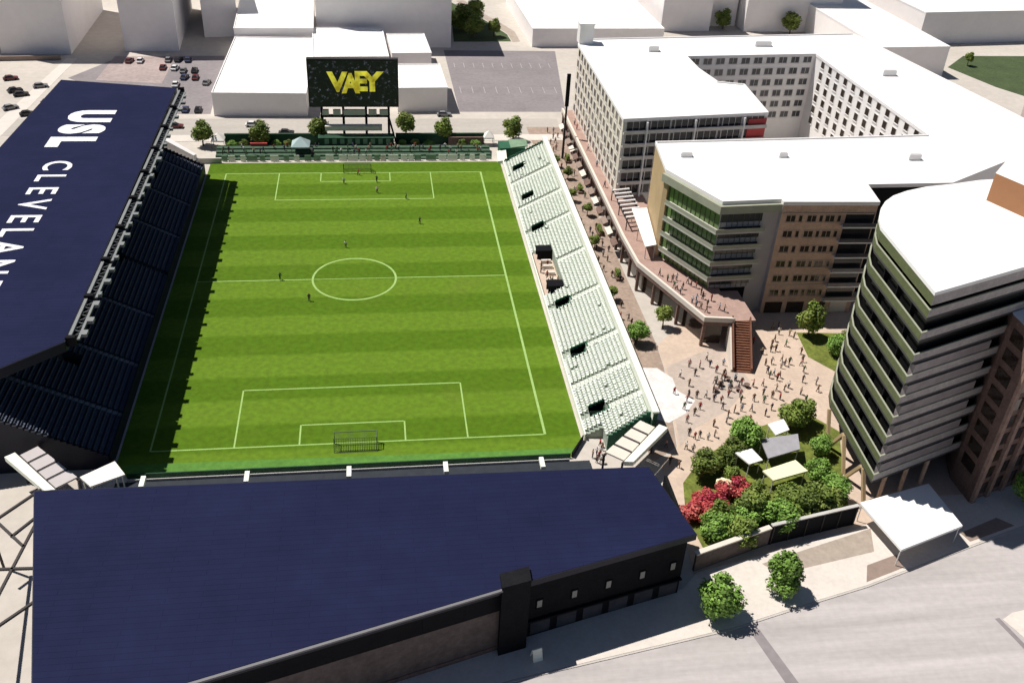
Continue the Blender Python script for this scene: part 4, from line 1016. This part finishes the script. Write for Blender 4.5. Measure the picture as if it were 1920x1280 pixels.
# ------------------------------------------------------------------ crowds
dark = ['dark grey','pale blue','pink','brown','brown','black','navy blue','red','white','tan','green']
PZ = [(54,-62),(57.5,-60),(61.5,-40),(70,-36),(82,-26),(92,-24),(91,-36),(90,-50),(78,-55),(68,-58),(58,-65),(54.5,-69)]
stair_area = [(74,-30),(82,-30),(81,-43.5),(74.5,-43.5)]
crowd(PZ, 92, .05, dark, 'on the tan plaza beside the tower', 'people scattered over the plaza', [stair_area])
for i in range(12):
    a = i*.9; person(72+2.6*math.cos(a)+.3*(i%3), -44.6+1.9*math.sin(a), .05, dark[i % len(dark)], 'person in a %s top by the cafe tables' % dark[i % len(dark)], 'people round the cafe tables')
crowd([(53.2,-28),(60.6,-28),(60.0,86),(53.2,86)], 78, .03, dark+['white','tan'], 'on the concourse behind the open stand', 'people on the concourse')
crowd([(62.6,82),(62.6,30),(64.0,30),(64.0,82)], 5, 6.5, dark, 'on the narrow brick terrace by the beige facade', 'people on the narrow terrace', gap=3)
crowd([(66.2,-11),(65.2,-13.5),(71.5,-29.6),(75.6,-30),(75,-20.6)], 22, 6.5, dark+['white','white'], 'on the terrace below the green glass corner', 'people on the corner terrace', gap=.9)
crowd([(-36,66.6),(37,66.6),(37,72),(-36,72)], 56, 1.0, ['white','white','red','tan','green','dark grey','navy blue'], 'on the low terrace behind the far goal', 'supporters behind the far goal', gap=1.0)
crowd([(41.6,-7.5),(45,-7.5),(45,4.6),(41.6,4.6)], 10, 1.15, ['white','red','tan','brown','dark grey'], 'in the players area of the open stand', 'people in the players area', gap=.8)
crowd([(40.9,-64.5),(43.5,-60),(44.2,-60.2),(42.5,-66)], 8, .1, ['white','tan','brown','red'], 'at the near right corner of the pitch', 'people at the near right corner', gap=.7)
for x, y, c, lb in ((-3,50.1,'white','player in white inside the far penalty area left of the goal'),(5.6,44.3,'white','player in white inside the far penalty area right of the goal'),(15.8,26.3,'green','player in green alone on the right of the far half'),(-2.1,14.5,'white','player in white just beyond the centre circle'),(-16.2,.2,'green','player in green on the halfway line left of the centre circle'),(-9.5,-9.1,'dark grey','referee in grey at the near left of the centre circle'),(.8,55.6,'red','goalkeeper in red at the far goal'),(5.6,51.0,'green','player in green close to the far right post'),(13,40.5,'green','player in green at the edge of the far penalty area')):
    person(x, y, .1, c, lb, None, s=1.1)

# ------------------------------------------------------------------ cars
cw = MB()
prof = [(-2.2,.35),(-2.25,.75),(-1.55,.92),(1.0,.95),(2.1,.80),(2.25,.55),(2.2,.32)]
n = len(prof)
for s in (-.88,.88): cw.v += [(x,s,z) for x,z in prof]
cw.f.append(tuple(range(n))); cw.m.append(0); cw.f.append(tuple(range(2*n-1,n-1,-1))); cw.m.append(0)
for i in range(n): j = (i+1)%n; cw.f.append((i,j,n+j,n+i)); cw.m.append(0)
body_me = cw.mesh('body', M['carpaint'])
cg = MB(); cg.hexa([(-1.8,-.82,.92),(1.0,-.82,.94),(1.0,.82,.94),(-1.8,.82,.92),(-1.3,-.66,1.42),(.25,-.66,1.45),(.25,.66,1.45),(-1.3,.66,1.42)]); cab_me = cg.mesh('cabin_glass', M['glass'])
cr_ = MB(); cr_.box(-1.28,.24,-.65,.65,1.45,1.49); top_me = cr_.mesh('car_roof', M['carpaint'])
cwl = MB(); cwl.tube((0,-.11,0),(0,.11,0),.33,.33,12); wheel_me = cwl.mesh('wheel', M['tyre'])
def car(x, y, rz, col, cname, where, group):
    t = thing('parked_car', 'parked %s car %s' % (cname, where), 'car', (x,y,.05), rz, group)
    for nm, me in (('body',body_me),('cabin_glass',cab_me),('car_roof',top_me)): o = link(nm, me, t); o.color = (*col,1)
    for wx in (-1.4,1.4):
        for wy in (-.8,.8): link('wheel', wheel_me, t, (wx,wy,.33))
COL = {'dark red':(.12,.02,.02),'black':(.015,.015,.018),'white':(.7,.7,.7),'dark blue':(.03,.04,.10),'grey':(.2,.2,.21)}
names = list(COL)
for i, (x, y) in enumerate(((-76,149.5),(-72.5,149.6),(-63.5,150.6),(-60.2,151),(-57,150.8),(-64,142.6),(-60,142.2),(-57,139.6),(-53.4,139.8),(-55.6,133),(-52.2,132.8),(-57.4,126),(-48,128),(-47.4,103.4),(-51.2,103.6))):
    c = names[(i*2) % 5]; car(x, y, R(90 if i % 3 else 80), COL[c], c, 'in the asphalt lot left of the long white shed', 'cars in the asphalt lot')
for i, (x, y) in enumerate(((-101.7,116.4),(-101.6,105),(-108.8,131),(-104.5,120),(-98,124),(-92,110),(-95.4,100),(-111,112))):
    c = ('black','grey','dark red')[i % 3]; car(x, y, R(20+15*(i%2)), COL[c], c, 'on the pale ground left of the lettered roof', 'cars on the pale ground at left')
for i, (x, y) in enumerate(((-20,84.8),(27,99.4),(-52,90),(-30,99.0-8))):
    c = ('black','grey','dark red','white')[i]; car(x, y, 0, COL[c], c, 'on the street beyond the far end', 'cars on the far street')

# ------------------------------------------------------------------ plain blocks of the city beyond
def block(x0, y0, x1, y1, dep, h, label, name='city_block'):
    """front edge (x0,y0)-(x1,y1), going back dep metres"""
    u, l = unit((x0,y0),(x1,y1)); n = (-u[1], u[0])
    P = [(x0,y0),(x1,y1),(x1+n[0]*dep,y1+n[1]*dep),(x0+n[0]*dep,y0+n[1]*dep)]
    t = thing(name, label, 'building')
    w = MB(); w.prism(P, 0, h-.3); w.build('wall', M['context'], t)
    w = MB(); w.prism(offset(P, -.06), h-.3, h); r = w.build('roof', M['white_roof'], t)
    w = MB(); w.ring(offset(P, -.09), .3, h-.25, h+.3); w.build('parapet', M['white'], r)
    return t
block(-42.2,99.4,-14.6,98.9,56,7,'long low white shed left of the scoreboard','white_shed')
block(-41.5,156.5,-14.6,157.6,50,9.5,'white flat roofed block directly behind the long low shed')
block(-13.7,130.6,10.9,131.8,33,8,'white flat roofed block just behind the scoreboard')
block(12.0,135.2,25.2,136,22,8,'small white block right of the one behind the scoreboard')
block(12.8,102.6,28.2,103.2,23,7.5,'white cube shaped building right of the scoreboard','white_building')
block(-14.0,168.2,34.4,168.6,40,38,'tall wide grey slab block at the top centre')
block(-119,157,-96.6,157.4,55,38,'tall pale block at the top left nearest the corner')
block(-79.6,161,-61.6,162,54,38,'tall pale block second from the top left corner')
block(-55,178,-43,180,40,26,'pale block partly hidden between two taller ones at the top left')
block(-150,163,-128,163,50,30,'pale block cut by the left picture edge')
block(65,170.4,116,172.5,60,6.6,'low broad white roofed hall behind the apartment building','white_hall')
block(120.5,192.4,141.2,194,40,32,'grey block at the top edge behind the apartment roof')
block(142.2,201,154.5,201.5,40,30,'pale recessed block between two grey blocks at the top edge')
block(155.6,193.6,196,194.6,40,32,'wide grey block at the top edge right of centre')
block(186,137,213.6,139,66,11,'white roofed hall beyond the right wing of the apartments','white_hall')
block(224,178.5,290,186,60,12.5,'broad white roofed hall at the top right corner','white_hall')

# ------------------------------------------------------------------ light, sky, camera
wd_ = bpy.data.worlds.new('World'); S.world = wd_; wd_.use_nodes = True
N = wd_.node_tree.nodes; L = wd_.node_tree.links
sky = N.new('ShaderNodeTexSky'); sky.sky_type = 'NISHITA'; sky.sun_disc = False
sdir = Vector((-SX, -SY, 1)).normalized()
el = math.asin(sdir.z); az = math.atan2(sdir.x, sdir.y)
sky.sun_elevation = el; sky.sun_rotation = az; sky.air_density = .7; sky.dust_density = .4; sky.ozone_density = 1.0
bg = N['Background']; bg.inputs['Strength'].default_value = .05
L.new(sky.outputs['Color'], bg.inputs['Color'])
sl = bpy.data.lights.new('sun', 'SUN'); sl.energy = 5.0; sl.angle = R(.5); sl.color = (1.0,.955,.89)
so = bpy.data.objects.new('sun', sl); C.objects.link(so); so.location = (-150,120,250)
so.rotation_euler = (-sdir).to_track_quat('-Z','Y').to_euler()

cam = bpy.data.cameras.new('camera'); co = bpy.data.objects.new('camera', cam); C.objects.link(co)
yaw, pit, rol = .161, .587, .0584
f = Vector((math.sin(yaw)*math.cos(pit), math.cos(yaw)*math.cos(pit), -math.sin(pit)))
rt = Vector((math.cos(yaw), -math.sin(yaw), 0)); up = rt.cross(f)
c_, s_ = math.cos(rol), math.sin(rol)
r2 = rt*c_ + up*s_; u2 = -rt*s_ + up*c_
co.matrix_world = Matrix(((r2.x,u2.x,-f.x,5.4268),(r2.y,u2.y,-f.y,-190.0658),(r2.z,u2.z,-f.z,109.9864),(0,0,0,1)))
cam.sensor_width = 36; cam.lens = 36*1821.653/1920; cam.clip_start = 1; cam.clip_end = 4000
S.camera = co
S.view_settings.view_transform = 'Standard'; S.view_settings.look = 'None'; S.view_settings.exposure = .15; S.view_settings.gamma = 1
